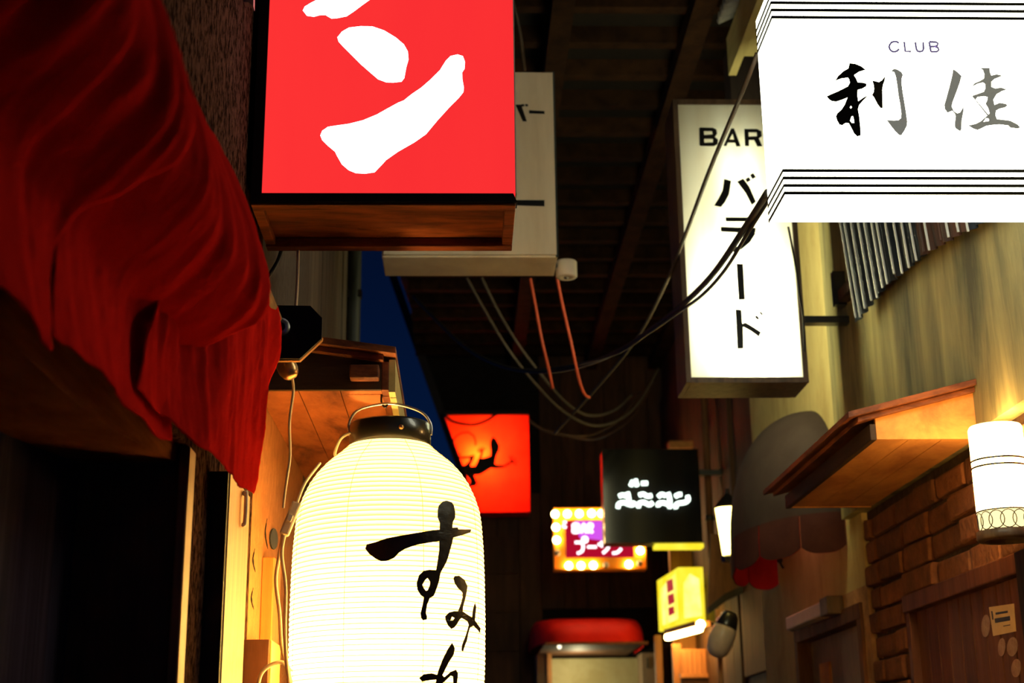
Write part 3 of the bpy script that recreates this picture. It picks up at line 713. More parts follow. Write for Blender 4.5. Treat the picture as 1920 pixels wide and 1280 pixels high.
rika = [  # paler inks imitate strokes washed out by the bright face
 ('print_black', [(268,295),(320,300),(380,325),(420,358),(360,375),(310,408),(330,440),(345,475),(400,480),(430,490),(425,515),(390,535),(345,548),(342,600),(350,655),(400,620),(450,595),(395,650),(360,690),(348,730),(360,800),(370,900),(373,980),(340,988),(310,960),(280,900),(260,865),(235,860),(215,870),(200,885),(170,875),(150,840),(138,800),(150,770),(190,735),(220,690),(248,620),(200,640),(140,660),(100,655),(70,635),(50,608),(90,590),(150,565),(210,535),(250,515),(270,480),(262,445),(250,432),(190,440),(130,462),(160,415),(210,370),(255,345)],
  [[(270,715),(280,698),(290,712),(280,725)], [(272,840),(285,800),(300,795),(308,830),(312,862),(290,862)]]),
 ('print_grey', [(482,458),(510,465),(545,475),(575,455),(607,415),(600,460),(585,500),(577,550),(580,620),(582,720),(560,720),(530,680),(500,620),(480,595),(495,570),(500,540),(495,500)], []),
 ('print_washed_out', [(660,370),(690,347),(720,355),(760,380),(773,405),(762,440),(760,480),(770,560),(785,650),(800,740),(815,850),(810,890),(790,930),(760,975),(740,978),(700,940),(660,890),(617,832),(680,838),(730,835),(755,815),(757,770),(745,680),(730,600),(718,500),(705,420),(690,380)], []),
 ('print_washed_out', [(1250,350),(1290,380),(1328,415),(1315,470),(1280,570),(1245,660),(1235,705),(1255,750),(1290,770),(1315,760),(1340,720),(1352,690),(1345,760),(1330,840),(1328,920),(1315,940),(1270,910),(1262,880),(1272,800),(1265,775),(1240,745),(1195,765),(1170,730),(1165,690),(1180,640),(1210,530),(1235,430)], []),
 ('print_washed_out', [(1505,340),(1595,340),(1598,380),(1610,412),(1660,400),(1718,412),(1690,425),(1640,445),(1612,470),(1612,520),(1650,535),(1700,525),(1760,545),(1710,560),(1660,590),(1630,640),(1640,690),(1690,670),(1750,680),(1762,695),(1740,715),(1690,725),(1655,745),(1650,790),(1665,825),(1720,830),(1790,840),(1860,875),(1885,905),(1860,915),(1790,905),(1770,885),(1690,875),(1620,880),(1560,890),(1510,915),(1480,928),(1440,915),(1392,885),(1460,870),(1510,845),(1550,810),(1572,792),(1440,622),(1425,605),(1470,590),(1540,565),(1555,530),(1550,490),(1530,478),(1480,490),(1425,520),(1450,485),(1500,465),(1540,440),(1545,400),(1530,360)],
  [[(1462,638),(1480,615),(1540,608),(1575,615),(1570,650),(1555,680),(1580,720),(1595,770),(1582,782)], [(1535,850),(1560,815),(1585,820),(1590,842)]])]
for m_, o_, h_ in rika:
    MB().poly(C2(o_), [C2(h) for h in h_], fc).build('brush_character', m_, cbox, recalc=False)
def flat_stroke(pts, wd, fn):
    mb = MB(); n = len(pts); L_ = []; R_ = []
    for i, (x, y) in enumerate(pts):
        x0, y0 = pts[max(i-1, 0)]; x1, y1 = pts[min(i+1, n-1)]; l = math.hypot(x1-x0, y1-y0) or 1
        nx, ny = -(y1-y0)/l*wd/2, (x1-x0)/l*wd/2
        L_.append((x+nx, y+ny)); R_.append((x-nx, y-ny))
    mb.v = [fn(*p) for p in L_+R_]; mb.f = [(i, i+1, n+i+1, n+i) for i in range(n-1)]
    return mb
def merge(*ms):
    o = MB()
    for m_ in ms: o.add(m_.v, m_.f)
    return o
Cc = [(735,105),(715,92),(690,90),(665,98),(648,120),(642,140),(650,165),(668,183),(690,188),(715,182),(737,160)]
club = [[Cc], [[(785,92),(795,182),(850,185)]], [[(890,95),(900,160),(912,182),(935,186),(958,180),(968,160),(965,95)]],
        [[(1022,93),(1038,188)], [(1022,93),(1085,95),(1105,108),(1098,128),(1075,137),(1030,139)], [(1075,137),(1105,148),(1112,170),(1095,186),(1038,188)]]]
for gl_ in club:
    merge(*[flat_stroke(C2(p), 15*s2+.8, fc) for p in gl_]).build('letter', 'print_purple', cbox, recalc=False)

# ================================================================== TALL BAR SIGN
DB = 4.5
bx0, bx1 = at(1283, 450, DB).x, at(1487, 450, DB).x; bz0, bz1 = at(1295, 708, DB).z, at(1270, 196, DB).z
bs = thing('bar_sign', 'tall white lit bar sign in a dark wooden frame', 'sign', ((bx0+bx1)/2, DB+.1, bz0))
bface = B(bx0, bx1, DB, DB+.004, bz0, bz1).build('face_panel', 'acrylic_cream', bs)
fw = .018; TH = .20
B(bx0-fw, bx0, DB-.006, DB+TH, bz0-fw, bz1+fw).build('side_frame', 'wood_frame', bs, bevel=.002)
B(bx1, bx1+fw, DB-.006, DB+TH, bz0-fw, bz1+fw).build('side_frame', 'wood_frame', bs, bevel=.002)
B(bx0, bx1, DB-.006, DB+TH, bz1, bz1+fw).build('top_frame', 'wood_frame', bs)
B(bx0, bx1, DB-.006, DB+TH, bz0-fw, bz0).build('bottom_frame', 'wood_frame', bs)
B(bx0, bx1, DB+TH-.01, DB+TH-.004, bz0, bz1).build('back_panel', 'glow_back', bs)
B(bx0, bx1, DB+.15, DB+.155, bz0, bz1).build('light_block', 'white_plastic', bs)  # added unseen panel, keeps the back panel's glow off the face
lamp('tube_light', bs, ((bx0+bx1)/2+.03, DB+.12, bz0+.22), 4.2, (1.0, 1.0, .82), kind='AREA', size=(.05,.42), rot=(math.radians(-90),0,0))
lamp('tube_light', bs, ((bx0+bx1)/2+.03, DB+.12, bz0+.62), .75, (1.0, 1.0, .86), kind='AREA', size=(.05,.4), rot=(math.radians(-90),0,0))
fb = lambda x, y: at(x, y, DB-.0012)
s3 = 160/445
B3 = lambda p: P2(p, 1290, 220, s3)
for o_, h_ in [
 ([(58,57),(64,52),(130,54),(148,63),(152,85),(140,102),(157,115),(155,140),(135,150),(66,149),(59,144)], [[(82,72),(125,72),(128,88),(84,92)], [(84,112),(130,112),(130,130),(85,132)]]),
 ([(225,57),(240,57),(275,150),(252,152),(245,132),(208,132),(200,150),(185,148)], [[(232,85),(240,115),(216,115)]]),
 ([(293,60),(360,60),(383,72),(385,98),(370,110),(388,150),(362,152),(345,118),(318,118),(318,150),(297,150)], [[(316,78),(358,78),(360,98),(317,100)]]),
 ([(188,320),(226,330),(215,400),(195,440),(172,468),(135,460),(160,420),(180,380)], []),
 ([(255,335),(288,318),(320,360),(355,440),(332,458),(300,395)], []),
 ([(298,322),(318,310),(328,328),(308,340)], []), ([(322,300),(340,290),(355,312),(335,322)], []),
 ([(195,520),(322,520),(322,543),(197,543)], []),
 ([(170,570),(355,575),(350,610),(325,650),(285,685),(242,708),(225,688),(270,665),(300,635),(312,605),(172,595)], []),
 ([(252,762),(288,762),(298,950),(264,952)], []),
 ([(247,1000),(280,1002),(284,1075),(300,1068),(345,1095),(382,1120),(370,1145),(330,1115),(288,1092),(290,1205),(257,1207)], []),
 ([(347,1040),(358,1030),(374,1048),(363,1057)], []), ([(370,1018),(380,1010),(394,1025),(385,1034)], [])]:
    MB().poly(B3(o_), [B3(h) for h in h_], fb).build('letter_stroke', 'print_black', bface, recalc=False)
zz = at(1550, 588, DB).z
B(bx1+fw, XR, DB+.06, DB+.10, zz-.012, zz+.012).build('wall_arm', 'black_metal', bs)
MB().tube([at(x, y, d) for x, y, d in [(1478,425,4.48),(1492,500,4.48),(1500,560,4.48),(1506,600,4.48),(1508,660,4.49)]], .004, 7).build('edge_wire', 'cord_black', bs, True)
B(bx1+fw, XR, DB+.06, DB+.10, bz1-.08, bz1-.056).build('wall_arm', 'black_metal', bs)

# ================================================================== LEAN-TO ROOF (right) + SCONCE
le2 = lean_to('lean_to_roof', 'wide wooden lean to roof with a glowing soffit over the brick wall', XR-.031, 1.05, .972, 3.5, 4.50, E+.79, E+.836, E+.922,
              ('wood_soffit', 'wood_eave_shaded', 'wood_soffit', 'wood_eave'))  # fascia takes the shaded tone of a side turned from the lamp
DSC = 3.3
sc0 = at(1881, 996, DSC); sct = at(1872, 800, DSC)
SX = at(1876, 900, DSC).x; SZ0 = sc0.z; SZ1 = sct.z; SR = .0625
so = thing('wall_sconce', 'bright cylindrical wall lamp on the brick wall at right', 'lamp', (SX, DSC, SZ0-.03))
MB().lathe((SX, DSC, SZ0), [(SR*.93,.0),(SR,.046)], 40).build('ornament_band', 'sconce_band', so, True)
shd = MB().lathe((SX, DSC, SZ0), [(SR,.0475),(SR,SZ1-SZ0-.006),(SR*.95,SZ1-SZ0),(.0,SZ1-SZ0)], 40).build('shade', 'sconce_glow', so, True)
hh = SZ1-SZ0
for f in (.60, .665): MB().lathe((SX, DSC, SZ0+hh*f), [(SR+.0002,-.0022),(SR+.0018,-.0022),(SR+.0018,.0022),(SR+.0002,.0022)], 40).build('ring', 'black_metal', shd, True)
MB().lathe((SX, DSC, SZ0+.046), [(SR,-.0015),(SR+.002,-.0015),(SR+.002,.0015),(SR,.0015)], 40).build('ring', 'black_metal', so, True)
for k in range(14):                                    # overlapping circle ornament
    a0 = 2*math.pi*k/14
    for dr_ in (0,):
        pts = [(SX+(SR*.99)*math.cos(a0+.30*math.cos(b*math.pi/8)), DSC+(SR*.99)*math.sin(a0+.30*math.cos(b*math.pi/8)), SZ0+.022+.021*math.sin(b*math.pi/8)) for b in range(17)]
        MB().tube(pts, .0012, 5, False).build('ornament_circle', 'black_metal', so)
MB().lathe((SX, DSC, SZ0-.022), [(.0,.006),(.045,.006),(.048,.0),(SR+.003,.0),(SR+.006,.006),(SR+.005,.022),(SR-.006,.024),(.0,.024)], 40).build('base_rim', 'wood_frame', so, True)
MB().bar((SX+SR*.8, DSC, SZ0+.06), (XR+.01, DSC, SZ0+.06), .05, .10).build('wall_mount', 'wood_frame', so)

# ================================================================== CORRUGATED TIN on the right wall + upper eave
def corrugated(name, parent, p0, p1, up, n, amp, m, jit=0.0):
    """sheet from p0 to p1 along the alley, corrugation across X; up = (dx, dz) to the top edge"""
    mb = MB(); p0 = Vector(p0); p1 = Vector(p1); N_ = n*8
    for i in range(N_+1):
        f = i/N_; p = p0.lerp(p1, f); a = f*n*2*math.pi
        dx = -amp*math.copysign(abs(math.sin(a))**.5, math.sin(a))
        jz = random.uniform(-jit, jit) if i % 8 == 0 else 0
        mb.v += [p+Vector((dx,0,jz)), p+Vector((dx+up[0],0,up[1]))]
    mb.f = [(2*i, 2*i+2, 2*i+3, 2*i+1) for i in range(N_)]
    o = mb.build(name, m, parent, recalc=False)
    s_ = o.modifiers.new('thick', 'SOLIDIFY'); s_.thickness = .0015
    return o
tn = thing('tin_cladding', 'dark corrugated tin sheets hung high on the right wall', 'tin sheets', (1.27, 4.1, E+1.35))
tin_pts = [onX(1607, 604, 1.255), onX(1668, 528, 1.262), onX(1730, 478, 1.258), onX(1815, 432, 1.266), onX(1960, 330, 1.262)]
ms = ['tin', 'tin', 'tin_rust', 'tin']; sheets = []
for k in range(4):
    a, b_ = tin_pts[k], tin_pts[k+1]
    o_ = corrugated('corrugated_sheet', tn, (a.x+(.006 if k % 2 else 0), a.y+.01, a.z), (b_.x+(.006 if k % 2 else 0), b_.y-.01, b_.z), (-.065, .85), max(4, int((a.y-b_.y)/.052)), .006, ms[k], .006)
    nr_ = max(4, int((a.y-b_.y)/.056))
    for q in range(nr_):
        f = (q+random.uniform(.2,.7))/nr_; p = a.lerp(b_, f)+Vector((-.012, 0, -.004+random.uniform(-.012,.012)))
        MB().bar(p, p+Vector((-.065,random.uniform(-.01,.01),.85)), .0042, .005, (1,0,0)).build('rib', 'tin_ridge_glint' if random.random() < .8 or k < 2 else 'tin_rust', o_)
B(1.268, 1.309, 4.57, 4.60, E+1.50, E+1.62).build('end_batten', 'black_metal', tn)
B(1.275, 1.309, 3.2, 4.55, E+1.50, E+1.54).build('back_batten', 'wood_brown_dark', tn)
ue = thing('upper_eave', 'cream eave board with corrugated roof edge high on the right', 'eave', (1.1, 4, E+2.3))
a, b_ = at(1372, 118, 5.0), at(1424, 0, 4.3)
zu = (a.z+b_.z)/2; xu = (a.x+b_.x)/2
B(xu, xu+.03, 2.9, 4.98, zu, zu+.16).build('fascia', 'cream_board', ue)
B(xu+.03, XR-.031, 2.9, 4.86, zu+.02, zu+.04).build('soffit', 'cream_board', ue)
mbc = MB(); nn = 200
for i in range(nn+1):
    yv = 2.9+1.95*i/nn; dz = .014*math.sin(i*2*math.pi/5.0)
    mbc.v += [Vector((xu-.06, yv, zu+.17+dz)), Vector((XR-.046, yv, zu+.32+dz))]
mbc.f = [(2*i, 2*i+1, 2*i+3, 2*i+2) for i in range(nn)]
o = mbc.build('corrugated_roof', 'tin_pale', ue, recalc=False); sm = o.modifiers.new('thick', 'SOLIDIFY'); sm.thickness = .012
e2 = thing('roof_bracket', 'dark timber bracket under the upper eave on the right', 'bracket', (1.15, 5.1, E+2.2))
B(xu+.01, XR, 5.0, 5.12, zu-.10, zu+.14).build('beam', 'wood_black', e2)
B(xu+.0, XR, 5.3, 5.36, zu-.16, zu+.05).build('board', 'wood_frame', e2)

# ================================================================== DOME AWNING
DY, DZ = 5.48, E+.845
AX, AY, AZ = .285, .56, .475
aw = thing('dome_awning', 'dark dome shaped cloth awning with a scalloped edge and red lining', 'awning', (XR-.1, DY, DZ-.12))
def dome(ax, ay, az, m, name):
    mb = MB(); nu, nv = 40, 16
    for i in range(nu+1):
        th = math.pi*i/nu                              # around, wall to wall
        for k in range(nv+1):
            ph = math.pi/2*k/nv
            mb.v.append(Vector((XR-.002-ax*math.sin(th)*math.cos(ph)**.8, DY-ay*math.cos(th)*math.cos(ph)**.8, DZ+az*math.sin(ph))))
    for i in range(nu):
        for k in range(nv):
            q = i*(nv+1)+k; mb.f.append((q, q+nv+1, q+nv+2, q+1))
    return mb.build(name, m, aw, True, recalc=False)
dome(AX, AY, AZ, 'awning_cloth', 'cover'); dome(AX-.006, AY-.006, AZ-.006, 'awning_red', 'lining')
nsc = 6
for ly, (of, m, nm) in enumerate(((0, 'awning_valance', 'scallop'), (-.005, 'awning_red', 'scallop_lining'))):
    for k in range(nsc):
        mb = MB(); q = 12
        for i in range(q+1):
            u = i/q; th = math.pi*(k+.012+u*.976)/nsc
            x = XR-.002-(AX+of)*math.sin(th); yv = DY-(AY+of)*math.cos(th)
            drop = .112+.026*(1-abs(2*u-1)**3)
            mb.v += [Vector((x, yv, DZ+.004)), Vector((x-.004*math.sin(th), yv, DZ-drop*.5)), Vector((x-.004*math.sin(th), yv, DZ-drop))]
        for i in range(q):
            for r in range(2): mb.f.append((3*i+r, 3*i+3+r, 3*i+4+r, 3*i+1+r))
        mb.build(nm, m, aw, True, recalc=False)
lamp('bulb', aw, (XR-.10, DY-.05, DZ+.12), .35, (1.0, .45, .3), .03)
p = at(1462, 1050, 5.2)
tk = MB().tube([p+Vector((0,0,.07)), p, p+Vector((.012,0,-.03))], .005, 6).build('tie_cord', 'cord_black', aw, True)
MB().sphere(p, .011, 6).build('knot', 'cord_black', tk, True)

# white batten fixture over the lower door
wx = XR-.001
wa = thing('batten_light', 'unlit white batten light on the plaster above the grey door', 'light fixture', (wx-.03, 5.4, E+.58))
zA = onX(1535, 1148, wx-.02).z
B(wx-.055, wx, 5.14, 5.72, zA-.028, zA+.022).build('diffuser', 'white_plastic', wa, bevel=.006)
B(wx-.060, wx, 5.03, 5.135, zA-.034, zA+.030).build('end_box', 'wood_frame', wa, bevel=.004)
MB().tube([(wx-.012, 5.74, zA-.01), (wx-.012, 5.80, zA-.012)], .014, 10, False).build('end_cap', 'wood_frame', wa, True)

# ================================================================== FAR RIGHT THINGS
# trumpet lamp
DT = 7.0
tp, tb = at(1365, 948, DT), at(1369, 1042, DT)
tl = thing('street_lamp', 'yellow tapered lantern lamp peeking out behind the dome awning', 'lamp', tb)
MB().lathe(tb, [(.0,.0),(.036,.0),(.062,tp.z-tb.z-.012)], 8).build('glass', 'lamp_yellow', tl)
MB().lathe(tb, [(.0,-.03),(.044,-.03),(.046,-.004),(.036,.004)], 8).build('base', 'black_metal', tl)
MB().lathe((tp.x,tp.y,tp.z-.014), [(.070,.0),(.070,.010),(.040,.045),(.012,.075),(.012,.10),(.0,.10)], 8).build('cap', 'black_metal', tl)
MB().tube([(tp.x, tp.y, tb.z-.02), (tp.x+.06, tp.y, tb.z-.07), (1.50, tp.y, tb.z-.05)], .012, 8).build('arm', 'black_metal', tl, True)
# down pipe
dp = thing('down_pipe', 'rusty vertical pipe behind the black neon sign', 'pipe', (1.40, 8.25, 2.6))
px_ = at(1326, 880, 8.2).x
MB().tube([(px_, 8.2, 2.7), (px_, 8.2, 4.3)], .022, 10, False).build('pipe', 'wood_brown', dp, True)
for z in (at(1326,893,8.2).z, at(1326,976,8.2).z): MB().lathe((px_, 8.2, z), [(.022,0),(.030,0),(.030,.03),(.022,.03)], 16).build('clamp', 'black_metal', dp, True)
MB().bar((px_, 8.2, at(1326,893,8.2).z+.015), (1.5, 8.2, at(1326,893,8.2).z+.015), .02, .02).build('strut', 'black_metal', dp)
# small lit ledge bracket
tag(B(at(1255,830,8.6).x, at(1300,830,8.6).x, 8.6, 8.7, at(1280,838,8.6).z, at(1280,826,8.6).z).build('wall_ledge', 'wood_soffit', bevel=.003), 'small wooden ledge just above the black neon sign', 'ledge')
# black neon sign
DN = 8.0
n0, n1 = at(1134, 1018, DN), at(1318, 1018, DN); nzt = at(1132, 842, DN).z
ns = thing('neon_sign', 'square black sign with pale green neon characters', 'sign', ((n0.x+n1.x)/2, DN+.08, n0.z))
B(n0.x, n1.x, DN, DN+.012, n0.z, nzt).build('face_panel', 'black_acrylic', ns)
B(n0.x+.004, n1.x-.004, DN+.012, DN+.17, n0.z+.004, nzt-.004).build('case', 'black_paint', ns)
B(n0.x+.29, n1.x+.01, DN+.03, DN+.14, n0.z-.022, n0.z-.0).build('under_light', 'yellow_glow', ns)
B(n1.x, 1.50, DN+.06, DN+.10, nzt-.14, nzt-.11).build('wall_arm', 'black_metal', ns)
sN = 190/1920
def neon(parent, groups, ox, oy, s, d, r, m):
    for g in groups:
        merge(*[MB().tube([at(ox+x*s, oy+y*s, d) for x, y in p], r, 8, len(p) > 2, True, 5) for p in g]).build('neon_character', m, parent, True)
neon(ns, [
 [[(575,215),(530,310)], [(600,222),(660,215)], [(625,225),(655,315)]], [[(735,260),(850,258)]],
 [[(310,505),(385,480),(450,510)], [(470,432),(490,520),(500,610)], [(290,730),(308,650),(400,625),(500,660),(570,665),(600,610)]],
 [[(690,485),(770,465),(850,505),(930,490)], [(678,720),(690,645),(780,620),(880,665),(950,625)]],
 [[(1055,515),(1120,470),(1200,500)], [(1240,440),(1270,560),(1272,650),(1272,730)], [(1055,700),(1060,645),(1150,630),(1240,660)]],
 [[(1375,510),(1440,475),(1495,470)], [(1605,495),(1620,570),(1560,620),(1440,640),(1385,680),(1392,735)]]], 1130, 880, sN, DN-.015, .0125, 'neon_green')

# magenta bar sign with bulb border
DPp = 9.6
m0, m1 = at(1042, 1068, DPp), at(1212, 1066, DPp); mz1 = at(1036, 953, DPp).z
mx0 = at(1038, 1010, DPp).x
mg = thing('bulb_sign', 'purple and red bar sign framed with glowing round bulbs', 'sign', ((mx0+m1.x)/2, DPp+.06, m0.z))
B(mx0, m1.x, DPp+.01, DPp+.12, m0.z, mz1).build('case', 'orange_case', mg)
bw = .082
B(mx0+bw, m1.x-bw, DPp+.002, DPp+.009, m0.z+bw, mz1-bw).build('red_panel', 'red_acrylic', mg)
xa, xb = at(1078,1000,DPp).x, at(1150,1000,DPp).x
MB().prism([(xa, DPp-.002, mz1-bw-.005), (xb+.03, DPp-.002, mz1-bw-.005), (xb+.03, DPp-.002, mz1-.235), (xa+.03, DPp-.002, mz1-.20)], (0,.004,0)).build('magenta_glow', 'magenta_glow_tone', mg)  # magenta piece paints the neon glow spreading over the red panel
for (x0_, x1_, z0_, z1_) in ((mx0, m1.x, mz1-.008, mz1+.002), (mx0, m1.x, m0.z-.002, m0.z+.008), (mx0-.002, mx0+.008, m0.z, mz1), (m1.x-.008, m1.x+.002, m0.z, mz1)):
    B(x0_, x1_, DPp-.012, DPp+.01, z0_, z1_).build('rim', 'orange_case', mg)
sP = 210/1920
for (x, y) in ((190,215),(400,212),(605,208),(815,203),(985,205),(205,440),(218,660),(425,1098),(635,1098),(845,1092),(1455,1075),(1650,840),(1190,195),(1400,190),(1600,190),(1640,420),(1645,630)):
    MB().sphere(at(1020+x*sP, 940+y*sP, DPp-.012), .026, 7).build('bulb', 'bulb_glow', mg, True)
for (x, y) in ((230,880),(1060,1088),(1640,1060)):
    MB().sphere(at(1020+x*sP, 940+y*sP, DPp-.012), .022, 7).build('bulb', 'globe_glass', mg, True, label='burnt out bulb')
ci = [(700+38*math.cos(a*.628), 652+38*math.sin(a*.628)) for a in range(11)]
neon(mg, [
 [[(500,385),(500,530)], [(500,385),(575,390),(588,425),(510,452)], [(510,452),(590,475),(588,520),(500,530)]],
 [[(640,535),(682,385),(725,535)], [(658,480),(706,480)]],
 [[(765,535),(765,382)], [(765,382),(820,392),(820,440),(772,460)], [(785,460),(832,535)]],
 [[(530,700),(650,700)], [(650,700),(672,770),(650,850),(570,890)], ci], [[(745,778),(900,776)]],
 [[(925,735),(1160,720)], [(990,680),(995,780)], [(1110,680),(1100,790),(1010,885)]],
 [[(1210,700),(1255,735)], [(1175,885),(1260,870),(1325,805)]],
 [[(330,358),(385,350)], [(330,400),(340,430),(385,440)]]], 1020, 940, sP, DPp-.016, .0095, 'neon_pink')
B(m1.x-.1, m1.x-.07, DPp+.12, DE+.01, mz1-.10, mz1-.07).build('wall_arm', 'black_metal', mg)
B(mx0+.1, mx0+.13, DPp+.12, DE+.01, mz1-.10, mz1-.07).build('wall_arm', 'black_metal', mg)

# lizard sign, cut to the slanting verge
DL = 10.2
lz = thing('lizard_sign', 'red glowing sign with a dark lizard silhouette', 'sign', at(930, 960, DL))
quad = [(832,776),(991,774),(994,959),(900,960)]
lface = MB().prism([at(x, y, DL) for x, y in quad], (0,.006,0)).build('face_panel', 'acrylic_red', lz)
cen = [at(x, y, DL) for x, y in quad]
for i in range(4):
    p, q = cen[i], cen[(i+1) % 4]
    MB().add([p+Vector((0,.006,0)), q+Vector((0,.006,0)), q+Vector((0,.2,0)), p+Vector((0,.2,0))], [(0,1,2,3)]).build('case_side', 'red_lacquer', lz)
MB().prism([p+Vector((0,.2,0)) for p in cen], (0,.004,0)).build('back_panel', 'white_plastic', lz)
lamp('bulb', lz, at(897, 858, DL+.07), 5.5, (1.0, .85, .14), .03)
lamp('tube_light', lz, at(930, 868, DL+.18), 1.1, (1.0, .22, .45), kind='AREA', size=(.3,.6), rot=(math.radians(-90),0,0))
s8 = 420/1536
sG = 244/1280
L8 = lambda p: P2(p, 806, 750, sG)
fl = lambda x, y: at(x, y, DL-.002)
gk = [MB().poly(L8([(620,355),(652,385),(684,445),(680,490),(655,540),(645,580),(638,625),(660,636),(730,638),(790,600),(806,594),(814,615),(760,648),(720,666),(650,672),(600,668),(560,694),(500,730),(432,738),(446,770),(466,810),(450,842),(395,847),(368,834),(398,815),(400,790),(380,760),(356,735),(340,700),(284,652),(350,636),(380,605),(392,572),(300,577),(266,562),(300,556),(390,548),(440,535),(430,582),(398,636),(405,652),(446,648),(466,606),(500,574),(560,560),(596,545),(600,500),(592,450),(598,395)]), [], fl)]
for p, wd in (([(215,415),(260,350),(320,320),(380,315),(430,350),(450,400),(448,445)], 16), ([(480,600),(506,545),(515,495)], 24),
              ([(515,502),(465,480)], 11), ([(515,502),(490,460)], 11), ([(515,502),(522,452)], 11), ([(515,502),(550,468)], 11), ([(515,502),(462,505)], 10),
              ([(800,608),(783,545)], 11), ([(800,608),(816,543)], 11), ([(800,608),(848,568)], 11), ([(800,608),(864,602)], 11), ([(800,608),(852,635)], 11),
              ([(285,566),(300,520)], 10), ([(285,566),(260,530)], 10)):
    gk.append(flat_stroke(L8(p), wd*sG, fl))
merge(*gk).build('lizard_silhouette', 'silhouette', lface, recalc=False)
MB().tube([at(832,776,DL-.03), at(850,790,DL-.03), at(885,796,DL-.03), at(912,788,DL-.03), at(932,775,DL-.03)], .010, 6).build('sagging_cable', 'cord_black', lz, True)
B(at(836,774,DL).x, at(992,774,DL).x, DL-.02, DL+.21, at(900,778,DL).z, at(900,771,DL).z).build('top_rail', 'wood_black', lz)

# yellow box sign and fluorescent
ya, yb, yc = at(1272, 1063, 8.6), at(1226, 1088, 9.25), at(1318, 1066, 8.6)
yz0 = at(1272, 1165, 8.6).z; yz1 = ya.z
ys = thing('yellow_sign', 'bright yellow box sign with red lettering on the right', 'sign', (yc.x, 8.9, yz0))
ybox = MB().hexa([(ya.x,8.6,yz0),(yc.x,8.6,yz0),(yc.x,9.25,yz0),(yb.x+.02,9.25,yz0),(ya.x,8.6,yz1),(yc.x,8.6,yz1),(yc.x,9.25,yz1),(yb.x+.02,9.25,yz1)]).build('light_box', 'yellow_glow', ys)
def ysf0(u, v): return Vector((yb.x+.02+(ya.x-yb.x-.02)*u-.001, 9.25-.65*u-.0005, yz1+(yz0-yz1)*v))
inset = MB().poly([(.16,.22),(.52,.12),(.88,.08),(.90,.93),(.20,.92)], [], ysf0).build('pale_panel', 'yellow_pale', ybox, recalc=False)
MB().poly([(.18,.30),(.45,.12),(.82,.22),(.86,.90),(.14,.94)], [], lambda u, v: Vector((ya.x+(yc.x-ya.x)*u, 8.599, yz1+(yz0-yz1)*v))).build('pale_panel', 'yellow_pale', ybox, recalc=False)
for (f0, f1, g0, g1) in ((.46,.74,.12,.36),(.48,.76,.40,.60),(.48,.74,.64,.80)):
    def ysf(u, v): return Vector((yb.x+.02+(ya.x-yb.x-.02)*u-.002, 9.25-.65*u-.001, yz1+(yz0-yz1)*v))
    MB().poly([(f0,g0),(f1,g0+.02),(f1+.03,g1),(f0+.02,g1)], [], ysf).build('letter', 'print_red', ybox, recalc=False)
B(yc.x-.02, 1.5, 8.85, 8.9, yz1-.1, yz1-.07).build('wall_arm', 'black_metal', ys)
tag(B(at(1256,1040,9.3).x, at(1318,1040,9.3).x, 9.3, 9.36, 1.2, at(1280,1026,9.3).z).build('wood_pillar', 'orange_wood'), 'broad orange wood pillar rising behind the yellow sign', 'pillar')
fa, fb_ = at(1312, 1178, 8.4), at(1252, 1194, 9.0)
ft = thing('fluorescent_lamp', 'glowing warm fluorescent lamp below the yellow sign', 'lamp', fb_)
MB().bar(fa+Vector((.02,0,.03)), fb_+Vector((.02,0,.03)), .09, .03).build('housing', 'orange_wood', ft)
MB().tube([fa, fb_], .022, 10, False).build('tube', 'tube_warm', ft, True)
MB().sphere(fa+Vector((.0,-.04,.02)), .026, 8).build('end_bulb', 'tube_warm', ft, True)
MB().bar(fa+Vector((.02,.05,.03)), (1.5, 8.5, fa.z+.03), .04, .02).build('wall_arm', 'black_metal', ft)
# posts and slatted panel under the lamp
def post(px, w_, d, top, m, lab):
    p = at(px, top, d); tag(B(p.x-w_/2, p.x+w_/2, d, d+.06, .4, p.z).build('wood_post', m, bevel=.004), lab, 'post')
post(1234, .045, 9.3, 1190, 'orange_wood', 'slim orange lit post just right of the red awning')
post(1269, .055, 9.0, 1206, 'orange_wood', 'short orange post under the fluorescent lamp')
sp_ = thing('slat_screen', 'orange slatted wooden screen below the fluorescent lamp', 'screen', at(1300, 1270, 8.9))
for k in range(5):
    x0_ = at(1280+k*9, 1230, 8.9).x
    B(x0_, x0_+.025, 8.9, 8.915, at(1300,1262,8.9).z, at(1300,1218,8.9).z).build('slat', 'orange_wood', sp_)
B(at(1278,1230,8.9).x, at(1326,1230,8.9).x, 8.916, 8.93, at(1300,1262,8.9).z, at(1300,1216,8.9).z).build('back_board', 'orange_wood', sp_)
B(at(1274,1230,8.9).x, at(1326,1230,8.9).x, 8.88, 8.94, at(1300,1270,8.9).z, at(1300,1262,8.9).z).build('bottom_rail', 'orange_wood', sp_)
B(at(1276,1230,8.9).x, at(1326,1230,8.9).x, 8.90, 8.95, .5, at(1300,1271,8.9).z).build('lower_panel', 'wood_brown_dark', sp_)

